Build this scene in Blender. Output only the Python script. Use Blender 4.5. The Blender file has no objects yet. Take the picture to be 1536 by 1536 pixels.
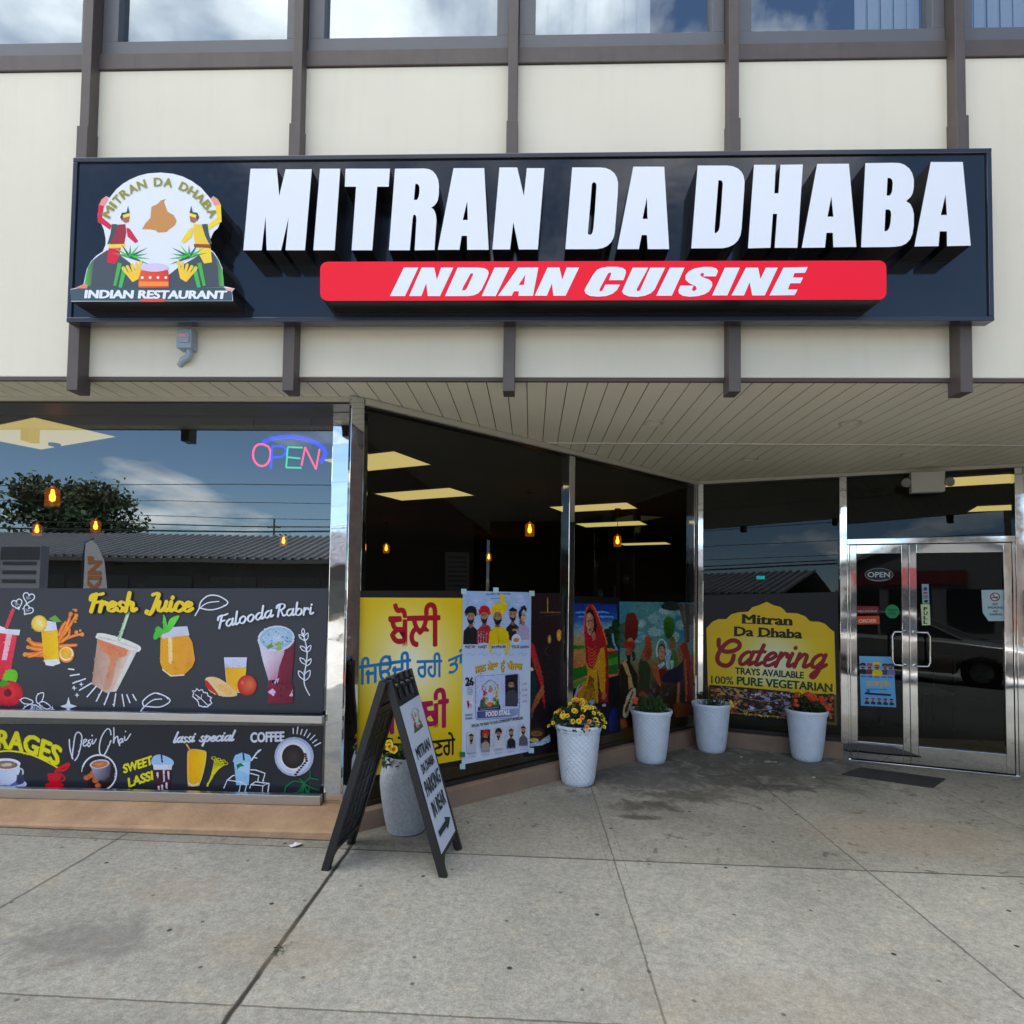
import bpy, bmesh, math, random
import numpy as np
from mathutils import Vector, Matrix
from mathutils.geometry import tessellate_polygon

scene = bpy.context.scene
COL = scene.collection
rnd = random.Random(11)

# ------------------------------------------------------------------ camera
PX_F, PX_V0 = 900.0, 861.26
cam_c = Vector((0.1446, -3.5271, 1.5099))
yaw, pitch, roll = 0.0321, 0.0367, 0.0133
fw = Vector((-math.sin(yaw)*math.cos(pitch), math.cos(yaw)*math.cos(pitch), math.sin(pitch)))
r0 = Vector((math.cos(yaw), math.sin(yaw), 0)); u0 = r0.cross(fw)
cr = math.cos(roll)*r0 + math.sin(roll)*u0
cu = -math.sin(roll)*r0 + math.cos(roll)*u0
cam_d = bpy.data.cameras.new("camera")
cam = bpy.data.objects.new("camera", cam_d); COL.objects.link(cam)
cam.matrix_world = Matrix(((cr.x, cu.x, -fw.x, cam_c.x), (cr.y, cu.y, -fw.y, cam_c.y),
                           (cr.z, cu.z, -fw.z, cam_c.z), (0, 0, 0, 1)))
cam_d.sensor_fit = 'HORIZONTAL'; cam_d.sensor_width = 36.0
cam_d.lens = PX_F/1536*36.0
cam_d.shift_y = (PX_V0-768)/1536
cam_d.clip_start = 0.05; cam_d.clip_end = 3000
scene.camera = cam

# ------------------------------------------------------------------ sky, sun, exposure
SUN_EL, SUN_ROT = math.radians(56), math.radians(12)
world = bpy.data.worlds.new("World"); scene.world = world; world.use_nodes = True
wn = world.node_tree; wn.nodes.clear()
def WN(t, **k):
    n = wn.nodes.new(t)
    for a, b in k.items(): setattr(n, a, b)
    return n
def WL(a, b): wn.links.new(a, b)
sky = WN('ShaderNodeTexSky', sky_type='NISHITA', sun_disc=False)
sky.sun_elevation = SUN_EL; sky.sun_rotation = SUN_ROT
sky.air_density = 1.0; sky.dust_density = 0.25; sky.ozone_density = 3.0
tc = WN('ShaderNodeTexCoord'); sp = WN('ShaderNodeSeparateXYZ'); WL(tc.outputs['Generated'], sp.inputs[0])
zc = WN('ShaderNodeMath', operation='MAXIMUM'); WL(sp.outputs[2], zc.inputs[0]); zc.inputs[1].default_value = 0.0
za = WN('ShaderNodeMath', operation='ADD'); WL(zc.outputs[0], za.inputs[0]); za.inputs[1].default_value = 0.22
dx = WN('ShaderNodeMath', operation='DIVIDE'); WL(sp.outputs[0], dx.inputs[0]); WL(za.outputs[0], dx.inputs[1])
dy = WN('ShaderNodeMath', operation='DIVIDE'); WL(sp.outputs[1], dy.inputs[0]); WL(za.outputs[0], dy.inputs[1])
cb = WN('ShaderNodeCombineXYZ'); WL(dx.outputs[0], cb.inputs[0]); WL(dy.outputs[0], cb.inputs[1]); cb.inputs[2].default_value = 3.3
nz = WN('ShaderNodeTexNoise'); nz.inputs['Scale'].default_value = 1.35; nz.inputs['Detail'].default_value = 9
nz.inputs['Roughness'].default_value = 0.56; nz.inputs['Distortion'].default_value = 0.25; WL(cb.outputs[0], nz.inputs['Vector'])
rp = WN('ShaderNodeValToRGB'); rp.color_ramp.elements[0].position = 0.55; rp.color_ramp.elements[1].position = 0.67
hi = WN('ShaderNodeMapRange'); hi.inputs[1].default_value = .38; hi.inputs[2].default_value = .85; hi.inputs[3].default_value = 0; hi.inputs[4].default_value = .17; WL(sp.outputs[2], hi.inputs[0])
nsum = WN('ShaderNodeMath', operation='ADD'); WL(nz.outputs['Fac'], nsum.inputs[0]); WL(hi.outputs[0], nsum.inputs[1])   # cloud thickens overhead
xz = WN('ShaderNodeMath', operation='MULTIPLY'); WL(sp.outputs[0], xz.inputs[0]); WL(zc.outputs[0], xz.inputs[1])
lat = WN('ShaderNodeMath', operation='MULTIPLY_ADD'); WL(xz.outputs[0], lat.inputs[0]); lat.inputs[1].default_value = -.30; WL(nsum.outputs[0], lat.inputs[2])   # clearer to the right
WL(lat.outputs[0], rp.inputs[0])
nz2 = WN('ShaderNodeTexNoise'); nz2.inputs['Scale'].default_value = 3.4; nz2.inputs['Detail'].default_value = 5; WL(cb.outputs[0], nz2.inputs['Vector'])
cc = WN('ShaderNodeValToRGB')
cc.color_ramp.elements[0].position = 0.3; cc.color_ramp.elements[0].color = (8.0, 8.0, 8.2, 1)
cc.color_ramp.elements[1].position = 0.7; cc.color_ramp.elements[1].color = (15.0, 14.6, 14.0, 1)
WL(nz2.outputs['Fac'], cc.inputs[0])
mx = WN('ShaderNodeMixRGB'); WL(rp.outputs[0], mx.inputs[0]); WL(sky.outputs[0], mx.inputs[1]); WL(cc.outputs[0], mx.inputs[2])
bg = WN('ShaderNodeBackground'); bg.inputs[1].default_value = 0.14; WL(mx.outputs[0], bg.inputs[0])
wo = WN('ShaderNodeOutputWorld'); WL(bg.outputs[0], wo.inputs[0])

sun_d = bpy.data.lights.new("sun", 'SUN'); sun_d.energy = 4.6; sun_d.angle = math.radians(0.6); sun_d.color = (1.0, 0.93, 0.83)
sun = bpy.data.objects.new("sun", sun_d); COL.objects.link(sun)
sd = Vector((math.sin(SUN_ROT)*math.cos(SUN_EL), math.cos(SUN_ROT)*math.cos(SUN_EL), math.sin(SUN_EL)))
sun.rotation_euler = (-sd).to_track_quat('-Z', 'Y').to_euler(); sun.location = (0, 20, 30)

scene.view_settings.view_transform = 'Standard'; scene.view_settings.look = 'None'
scene.view_settings.exposure = 0.97; scene.view_settings.gamma = 1.0
scene.render.engine = 'CYCLES'
scene.cycles.max_bounces = 10; scene.cycles.transparent_max_bounces = 16
scene.cycles.glossy_bounces = 5; scene.cycles.diffuse_bounces = 5
scene.cycles.sample_clamp_indirect = 6.0
scene.cycles.use_denoising = True
scene.cycles.caustics_reflective = False; scene.cycles.caustics_refractive = False

# ------------------------------------------------------------------ helpers
def lin(c):
    o = []
    for v in c[:3]:
        v = v/255.0
        o.append(v/12.92 if v <= 0.04045 else ((v+0.055)/1.055)**2.4)
    return tuple(o)

def gz(x, y=0):                                   # the pavement falls slightly to the right
    return -0.014*max(-9.0, min(9.0, x))

class MB:
    """collects shapes in one mesh; M maps local to world"""
    def __init__(s, M=None):
        s.v = []; s.f = []; s.mi = []; s.M = M; s.cur = 0
    def add(s, vs, fs):
        b = len(s.v)
        s.v += [(s.M @ Vector(p)) if s.M else Vector(p) for p in vs]
        s.f += [[b+i for i in f] for f in fs]; s.mi += [s.cur]*len(fs)
        return s
    def box(s, x0, x1, y0, y1, z0, z1):
        vs = [(x, y, z) for x in (x0, x1) for y in (y0, y1) for z in (z0, z1)]
        return s.add(vs, [(0, 1, 3, 2), (4, 6, 7, 5), (0, 4, 5, 1), (2, 3, 7, 6), (0, 2, 6, 4), (1, 5, 7, 3)])
    def quad(s, a, b, c, d): return s.add([a, b, c, d], [(0, 1, 2, 3)])
    def prism(s, loop, off):                      # closed 3-D loop swept by vector off
        n = len(loop); o = Vector(off); L = [Vector(p) for p in loop]
        vs = L + [p+o for p in L]
        fs = [(i, (i+1) % n, n+(i+1) % n, n+i) for i in range(n)]
        for t in tessellate_polygon([L]): fs += [tuple(t), tuple(n+i for i in reversed(t))]
        return s.add(vs, fs)
    def lathe(s, prof, n=24, c=(0, 0, 0), cap=False):
        vs = []; fs = []; m = len(prof)
        for i in range(n):
            a = 2*math.pi*i/n
            for r, z in prof: vs.append((c[0]+r*math.cos(a), c[1]+r*math.sin(a), c[2]+z))
        for i in range(n):
            for j in range(m-1):
                k = (i+1) % n
                fs.append((i*m+j, k*m+j, k*m+j+1, i*m+j+1))
        if cap: fs += [tuple(i*m for i in reversed(range(n))), tuple(i*m+m-1 for i in range(n))]
        return s.add(vs, fs)
    def tube(s, path, r, n=8, closed=False):
        P = [Vector(p) for p in path]; m = len(P); vs = []; fs = []
        rs = r if isinstance(r, (list, tuple)) else [r]*m
        up = None
        for i in range(m):
            a = P[(i-1) % m] if (closed or i) else P[i]; b = P[(i+1) % m] if (closed or i < m-1) else P[i]
            t = (b-a).normalized()
            if up is None: up = Vector((0, 0, 1)) if abs(t.z) < .9 else Vector((1, 0, 0))
            x = t.cross(up).normalized(); up = x.cross(t).normalized()
            for k in range(n):
                q = 2*math.pi*k/n
                vs.append(P[i]+rs[i]*(math.cos(q)*x+math.sin(q)*up))
        for i in range(m if closed else m-1):
            for k in range(n):
                a, b = i*n+k, i*n+(k+1) % n; c = ((i+1) % m)*n
                fs.append((a, b, c+(k+1) % n, c+k))
        if not closed: fs += [tuple(reversed(range(n))), tuple((m-1)*n+k for k in range(n))]
        return s.add(vs, fs)
    def build(s, name, mats, parent=None, smooth=False, bevel=0):
        me = bpy.data.meshes.new(name)
        me.from_pydata([tuple(p) for p in s.v], [], s.f)
        mats = mats if isinstance(mats, (list, tuple)) else [mats]
        for m in mats: me.materials.append(m)
        if len(mats) > 1: me.polygons.foreach_set('material_index', s.mi)
        bm = bmesh.new(); bm.from_mesh(me); bmesh.ops.recalc_face_normals(bm, faces=bm.faces[:]); bm.to_mesh(me); bm.free()
        if smooth:
            me.polygons.foreach_set('use_smooth', [True]*len(me.polygons))
            try: me.set_sharp_from_angle(angle=math.radians(smooth if smooth is not True else 40))
            except Exception: pass
        return link(name, me, parent, bevel)

def link(name, me, parent=None, bevel=0):
    o = bpy.data.objects.new(name, me); COL.objects.link(o)
    if parent:
        o.parent = parent
        if parent.get('_world'): o.matrix_parent_inverse = Matrix.Translation(-parent_loc(parent))
    if bevel:
        b = o.modifiers.new('bevel', 'BEVEL'); b.width = bevel; b.segments = 2; b.limit_method = 'ANGLE'
    return o
def parent_loc(p):
    v = Vector((0, 0, 0))
    while p: v += p.location; p = p.parent
    return v
def tag(o, label, cat, group=None, kind=None):
    if label: o['label'] = label
    if cat: o['category'] = cat
    if group: o['group'] = group
    if kind: o['kind'] = kind
    return o
def thing(name, loc, label, cat, group=None, rz=0, world=True):
    """Empty at the thing's base; world=True: its parts are given in world coordinates"""
    o = bpy.data.objects.new(name, None); COL.objects.link(o); o.location = loc
    if rz: o.rotation_euler.z = rz
    o.empty_display_size = 0.1
    if world: o['_world'] = 1
    return tag(o, label, cat, group)
def copy_tree(o, parent=None):
    c = o.copy(); COL.objects.link(c); c.parent = parent
    for ch in list(o.children): copy_tree(ch, c)
    return c

# ------------------------------------------------------------------ materials
MATS = {}
def nodes(m): return m.node_tree.nodes, m.node_tree.links
def mat(name, col, rough=0.6, metal=0.0, var=0.0, vscale=6.0, bump=0.0, bscale=60.0, spec=0.5, coat=0.0, detail=5, emis=None, estr=1.0, streak=0.0):
    if name in MATS: return MATS[name]
    m = bpy.data.materials.new(name); m.use_nodes = True; MATS[name] = m
    N, L = nodes(m); b = N['Principled BSDF']
    c = tuple(col)+(1,) if max(col) <= 1.0 else lin(col)+(1,)
    b.inputs['Base Color'].default_value = c; b.inputs['Roughness'].default_value = rough
    b.inputs['Metallic'].default_value = metal; b.inputs['Specular IOR Level'].default_value = spec
    b.inputs['Coat Weight'].default_value = coat; b.inputs['Coat Roughness'].default_value = 0.05
    if emis:
        b.inputs['Emission Color'].default_value = tuple(emis)+(1,); b.inputs['Emission Strength'].default_value = estr
    t = None
    if var or bump:
        t = N.new('ShaderNodeTexCoord')
    if var:
        n = N.new('ShaderNodeTexNoise'); n.inputs['Scale'].default_value = vscale; n.inputs['Detail'].default_value = detail
        n.inputs['Roughness'].default_value = 0.6; L.new(t.outputs['Object'], n.inputs['Vector'])
        r = N.new('ShaderNodeMapRange'); r.inputs[1].default_value = 0.28; r.inputs[2].default_value = 0.72
        r.inputs[3].default_value = 1-var; r.inputs[4].default_value = 1+var; L.new(n.outputs['Fac'], r.inputs[0])
        h = N.new('ShaderNodeVectorMath'); h.operation = 'SCALE'; h.inputs[0].default_value = c[:3]; L.new(r.outputs[0], h.inputs['Scale'])
        L.new(h.outputs[0], b.inputs['Base Color'])
        if streak:
            mp = N.new('ShaderNodeMapping'); mp.inputs['Scale'].default_value = (7, 7, .45); L.new(t.outputs['Object'], mp.inputs[0])
            n3 = N.new('ShaderNodeTexNoise'); n3.inputs['Scale'].default_value = 1.6; n3.inputs['Detail'].default_value = 7; n3.inputs['Roughness'].default_value = .65; L.new(mp.outputs[0], n3.inputs['Vector'])
            r3 = N.new('ShaderNodeMapRange'); r3.inputs[1].default_value = .52; r3.inputs[2].default_value = .78; r3.inputs[3].default_value = 1; r3.inputs[4].default_value = 1-streak; L.new(n3.outputs['Fac'], r3.inputs[0])
            h3 = N.new('ShaderNodeVectorMath'); h3.operation = 'SCALE'; L.new(h.outputs[0], h3.inputs[0]); L.new(r3.outputs[0], h3.inputs['Scale']); L.new(h3.outputs[0], b.inputs['Base Color'])
    if bump:
        n = N.new('ShaderNodeTexNoise'); n.inputs['Scale'].default_value = bscale; n.inputs['Detail'].default_value = 4
        L.new(t.outputs['Object'], n.inputs['Vector'])
        k = N.new('ShaderNodeBump'); k.inputs['Strength'].default_value = bump; k.inputs['Distance'].default_value = 0.01
        L.new(n.outputs['Fac'], k.inputs['Height']); L.new(k.outputs[0], b.inputs['Normal'])
    return m

def glass(name, tint, base, gain=1.0, rough=0.0, wave=0.0):
    m = bpy.data.materials.new(name); m.use_nodes = True; MATS[name] = m
    N, L = nodes(m); N.clear()
    out = N.new('ShaderNodeOutputMaterial'); mixn = N.new('ShaderNodeMixShader')
    tr = N.new('ShaderNodeBsdfTransparent'); tr.inputs[0].default_value = tuple(tint)+(1,)
    gl = N.new('ShaderNodeBsdfGlossy'); gl.inputs['Roughness'].default_value = rough; gl.inputs[0].default_value = (0.84, 0.94, 1, 1)
    lw = N.new('ShaderNodeLayerWeight'); lw.inputs[0].default_value = 0.28
    pw = N.new('ShaderNodeMath'); pw.operation = 'POWER'; L.new(lw.outputs['Facing'], pw.inputs[0]); pw.inputs[1].default_value = 3.0
    ma = N.new('ShaderNodeMath'); ma.operation = 'MULTIPLY_ADD'; L.new(pw.outputs[0], ma.inputs[0]); ma.inputs[1].default_value = gain; ma.inputs[2].default_value = base
    ma.use_clamp = True
    L.new(ma.outputs[0], mixn.inputs[0]); L.new(tr.outputs[0], mixn.inputs[1]); L.new(gl.outputs[0], mixn.inputs[2]); L.new(mixn.outputs[0], out.inputs[0])
    if wave:
        t = N.new('ShaderNodeTexCoord'); n = N.new('ShaderNodeTexNoise'); n.inputs['Scale'].default_value = 1.3; n.inputs['Detail'].default_value = 1
        L.new(t.outputs['Object'], n.inputs['Vector'])
        k = N.new('ShaderNodeBump'); k.inputs['Strength'].default_value = wave; k.inputs['Distance'].default_value = 0.01
        L.new(n.outputs['Fac'], k.inputs['Height']); L.new(k.outputs[0], gl.inputs['Normal'])
    return m

def chrome(name, rough=0.05, wave=0.25, scale=3.0, col=(0.8, 0.81, 0.83)):
    m = bpy.data.materials.new(name); m.use_nodes = True; MATS[name] = m
    N, L = nodes(m); b = N['Principled BSDF']
    b.inputs['Base Color'].default_value = col+(1,); b.inputs['Metallic'].default_value = 1.0; b.inputs['Roughness'].default_value = rough
    t = N.new('ShaderNodeTexCoord'); n = N.new('ShaderNodeTexNoise'); n.inputs['Scale'].default_value = scale; n.inputs['Detail'].default_value = 2
    mp = N.new('ShaderNodeMapping'); mp.inputs['Scale'].default_value = (1, 1, 1.6)
    L.new(t.outputs['Object'], mp.inputs[0]); L.new(mp.outputs[0], n.inputs['Vector'])
    k = N.new('ShaderNodeBump'); k.inputs['Strength'].default_value = wave; k.inputs['Distance'].default_value = 0.02
    L.new(n.outputs['Fac'], k.inputs['Height']); L.new(k.outputs[0], b.inputs['Normal'])
    n2 = N.new('ShaderNodeTexNoise'); n2.inputs['Scale'].default_value = 25; n2.inputs['Detail'].default_value = 6
    L.new(t.outputs['Object'], n2.inputs['Vector'])
    r = N.new('ShaderNodeMapRange'); r.inputs[1].default_value = .35; r.inputs[2].default_value = .8; r.inputs[3].default_value = rough; r.inputs[4].default_value = rough+.05
    L.new(n2.outputs['Fac'], r.inputs[0]); L.new(r.outputs[0], b.inputs['Roughness'])
    return m

def print_mat(name, rough=0.45, spec=0.4, coat=0.0, brush=0.0):
    m = bpy.data.materials.new(name); m.use_nodes = True; MATS[name] = m
    N, L = nodes(m); b = N['Principled BSDF']
    a = N.new('ShaderNodeAttribute'); a.attribute_name = 'Col'; L.new(a.outputs['Color'], b.inputs['Base Color'])
    b.inputs['Roughness'].default_value = rough; b.inputs['Specular IOR Level'].default_value = spec; b.inputs['Coat Weight'].default_value = coat
    if brush:                                      # brush work of a painted picture
        t = N.new('ShaderNodeTexCoord'); n = N.new('ShaderNodeTexNoise'); n.inputs['Scale'].default_value = 26; n.inputs['Detail'].default_value = 8; n.inputs['Roughness'].default_value = .7; n.inputs['Distortion'].default_value = 1.6
        L.new(t.outputs['Object'], n.inputs['Vector'])
        r = N.new('ShaderNodeMapRange'); r.inputs[1].default_value = .28; r.inputs[2].default_value = .72; r.inputs[3].default_value = 1-brush; r.inputs[4].default_value = 1+brush*.55; L.new(n.outputs['Fac'], r.inputs[0])
        v = N.new('ShaderNodeVectorMath'); v.operation = 'SCALE'; L.new(a.outputs['Color'], v.inputs[0]); L.new(r.outputs[0], v.inputs['Scale']); L.new(v.outputs[0], b.inputs['Base Color'])
    return m

def concrete(name, c1, c2, stain, joints):
    """cast pavement: fine aggregate, blotches, tooled joints (list of (axis, position, half width, from, to))"""
    m = bpy.data.materials.new(name); m.use_nodes = True; MATS[name] = m
    N, L = nodes(m); b = N['Principled BSDF']; b.inputs['Roughness'].default_value = 0.85; b.inputs['Specular IOR Level'].default_value = 0.25
    t = N.new('ShaderNodeTexCoord')
    def noise(sc, det=4, ro=0.6, dist=0.0):
        n = N.new('ShaderNodeTexNoise'); n.inputs['Scale'].default_value = sc; n.inputs['Detail'].default_value = det
        n.inputs['Roughness'].default_value = ro; n.inputs['Distortion'].default_value = dist; L.new(t.outputs['Object'], n.inputs['Vector']); return n
    def rng(src, a, bb, lo, hi):
        r = N.new('ShaderNodeMapRange'); r.inputs[1].default_value = a; r.inputs[2].default_value = bb; r.inputs[3].default_value = lo; r.inputs[4].default_value = hi
        L.new(src, r.inputs[0]); return r.outputs[0]
    def mixc(f, A, B, mode='MIX'):
        x = N.new('ShaderNodeMixRGB'); x.blend_type = mode
        for i, q in ((0, f), (1, A), (2, B)):
            if isinstance(q, (int, float)): x.inputs[i].default_value = q
            elif isinstance(q, tuple): x.inputs[i].default_value = q+(1,)
            else: L.new(q, x.inputs[i])
        return x.outputs[0]
    def mul(a, bb, op='MULTIPLY'):
        x = N.new('ShaderNodeMath'); x.operation = op
        for i, q in ((0, a), (1, bb)):
            if isinstance(q, (int, float)): x.inputs[i].default_value = q
            else: L.new(q, x.inputs[i])
        return x.outputs[0]
    big = noise(0.9, 6, .62, .4); mid = noise(5.0, 6, .65); fine = noise(95, 3, .7); grit = noise(260, 2, .6); pit = noise(30, 5, .75)
    col = mixc(rng(big.outputs['Fac'], .35, .65, 0, 1), c1, c2)
    col = mixc(rng(mid.outputs['Fac'], .56, .72, 0, .55), col, stain)
    v = mul(mul(rng(fine.outputs['Fac'], .3, .7, .80, 1.20), rng(pit.outputs['Fac'], .32, .68, .76, 1.2)), rng(grit.outputs['Fac'], .3, .7, .86, 1.14))
    v = mul(v, rng(mid.outputs['Fac'], .3, .7, .92, 1.08))
    sc = N.new('ShaderNodeVectorMath'); sc.operation = 'SCALE'; L.new(col, sc.inputs[0]); L.new(v, sc.inputs['Scale']); col = sc.outputs[0]
    tr = random.Random(21); tone = None            # every slab was poured on its own day
    sxx = N.new('ShaderNodeSeparateXYZ'); L.new(t.outputs['Object'], sxx.inputs[0])
    for ax, pos, hw, a0, a1, dark in joints:
        if hw < .0045: continue
        k = mul(mul(sxx.outputs[0 if ax == 'x' else 1], pos, 'GREATER_THAN'), tr.choice((-.07, -.05, .05, .07)))
        tone = k if tone is None else mul(tone, k, 'ADD')
    sc2 = N.new('ShaderNodeVectorMath'); sc2.operation = 'SCALE'; L.new(col, sc2.inputs[0]); L.new(mul(tone, 1.0, 'ADD'), sc2.inputs['Scale']); col = sc2.outputs[0]
    vo2 = N.new('ShaderNodeTexVoronoi'); vo2.voronoi_dimensions = '2D'; vo2.inputs['Scale'].default_value = 1.25; L.new(t.outputs['Object'], vo2.inputs['Vector'])
    col = mixc(rng(vo2.outputs['Distance'], .010, .017, .95, 0), col, (.03, .028, .026))
    vo = N.new('ShaderNodeTexVoronoi'); vo.voronoi_dimensions = '2D'; vo.inputs['Scale'].default_value = 1.9; L.new(t.outputs['Object'], vo.inputs['Vector'])
    col = mixc(rng(vo.outputs['Distance'], .012, .022, .7, 0), col, (.035, .033, .03))         # chewing gum
    sx = N.new('ShaderNodeSeparateXYZ'); L.new(t.outputs['Object'], sx.inputs[0])
    wob = mul(rng(noise(9, 4).outputs['Fac'], 0, 1, -.5, .5), .016)
    mask = None
    for ax, pos, hw, a0, a1, dark in joints:
        co = sx.outputs[0 if ax == 'x' else 1]; ot = sx.outputs[1 if ax == 'x' else 0]
        d = mul(mul(mul(co, pos, 'SUBTRACT'), wob, 'ADD'), 0, 'ADD'); ab = N.new('ShaderNodeMath'); ab.operation = 'ABSOLUTE'; L.new(d, ab.inputs[0])
        k = mul(rng(ab.outputs[0], hw*.55, hw*1.25, dark, 0), mul(mul(ot, a0, 'GREATER_THAN'), mul(ot, a1, 'LESS_THAN')))
        mask = k if mask is None else mul(mask, k, 'MAXIMUM')
    if mask is not None: col = mixc(mask, col, (.055, .05, .042))
    blot = None
    for (px, py, rx, ry, cc_, f) in STAINS_SHADE.get(name, []):
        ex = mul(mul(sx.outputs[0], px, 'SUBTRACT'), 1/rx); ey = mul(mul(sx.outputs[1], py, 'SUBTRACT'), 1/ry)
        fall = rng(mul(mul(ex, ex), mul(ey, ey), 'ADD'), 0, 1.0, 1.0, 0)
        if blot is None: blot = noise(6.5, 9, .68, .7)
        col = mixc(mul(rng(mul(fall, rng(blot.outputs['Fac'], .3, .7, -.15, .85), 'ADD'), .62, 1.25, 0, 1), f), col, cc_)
    L.new(col, b.inputs['Base Color'])
    k = N.new('ShaderNodeBump'); k.inputs['Strength'].default_value = .35; k.inputs['Distance'].default_value = .004
    hgt = mul(mul(fine.outputs['Fac'], grit.outputs['Fac'], 'ADD'), mul(mask, -4.0) if mask is not None else 0.0, 'ADD')
    L.new(hgt, k.inputs['Height']); L.new(k.outputs[0], b.inputs['Normal'])
    return m
STAINS_SHADE = {}

# ------------------------------------------------------------------ flat printed artwork, drawn in photo pixels and laid on a real plane
def ray(a, b): return fw+(a-768)/PX_F*cr+(PX_V0-b)/PX_F*cu
class Plane:
    def __init__(s, p, n): s.p = Vector(p); s.n = Vector(n).normalized()
    def at(s, a, b):
        d = ray(a, b); t = s.n.dot(s.p-cam_c)/s.n.dot(d); return cam_c+t*d
def crop(ox, oy, k):
    def f(*pts):
        if len(pts) == 2 and not isinstance(pts[0], (tuple, list)): return (ox+pts[0]/k, oy+pts[1]/k)
        return [(ox+p[0]/k, oy+p[1]/k) for p in pts]
    f.k = k; return f

TXT = {}
def text_tris(s, bold=0.0):
    key = (s, bold)
    if key in TXT: return TXT[key]
    c = bpy.data.curves.new('t', 'FONT'); c.body = s; c.size = 1; c.resolution_u = 3; c.offset = bold
    o = bpy.data.objects.new('t', c); COL.objects.link(o)
    dg = bpy.context.evaluated_depsgraph_get(); ev = o.evaluated_get(dg); me = ev.to_mesh()
    vs = [(v.co.x, v.co.y) for v in me.vertices]; fs = [tuple(p.vertices) for p in me.polygons]
    ev.to_mesh_clear(); bpy.data.objects.remove(o); bpy.data.curves.remove(c)
    TXT[key] = (vs, fs); return TXT[key]

def smooth_path(pts, closed=False, n=6):
    m = len(pts)
    if m < 3 and not closed: return [tuple(p) for p in pts]
    out = []
    rng_ = range(m if closed else m-1)
    for i in rng_:
        p0 = pts[(i-1) % m] if (closed or i > 0) else pts[0]; p1 = pts[i]; p2 = pts[(i+1) % m]
        p3 = pts[(i+2) % m] if (closed or i+2 < m) else pts[-1]
        for k in range(n):
            t = k/n; t2 = t*t; t3 = t2*t
            out.append(tuple(.5*(2*p1[q]+(p2[q]-p0[q])*t+(2*p0[q]-5*p1[q]+4*p2[q]-p3[q])*t2+(3*p1[q]-p0[q]-3*p2[q]+p3[q])*t3) for q in (0, 1)))
    if not closed: out.append(tuple(pts[-1]))
    return out

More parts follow.
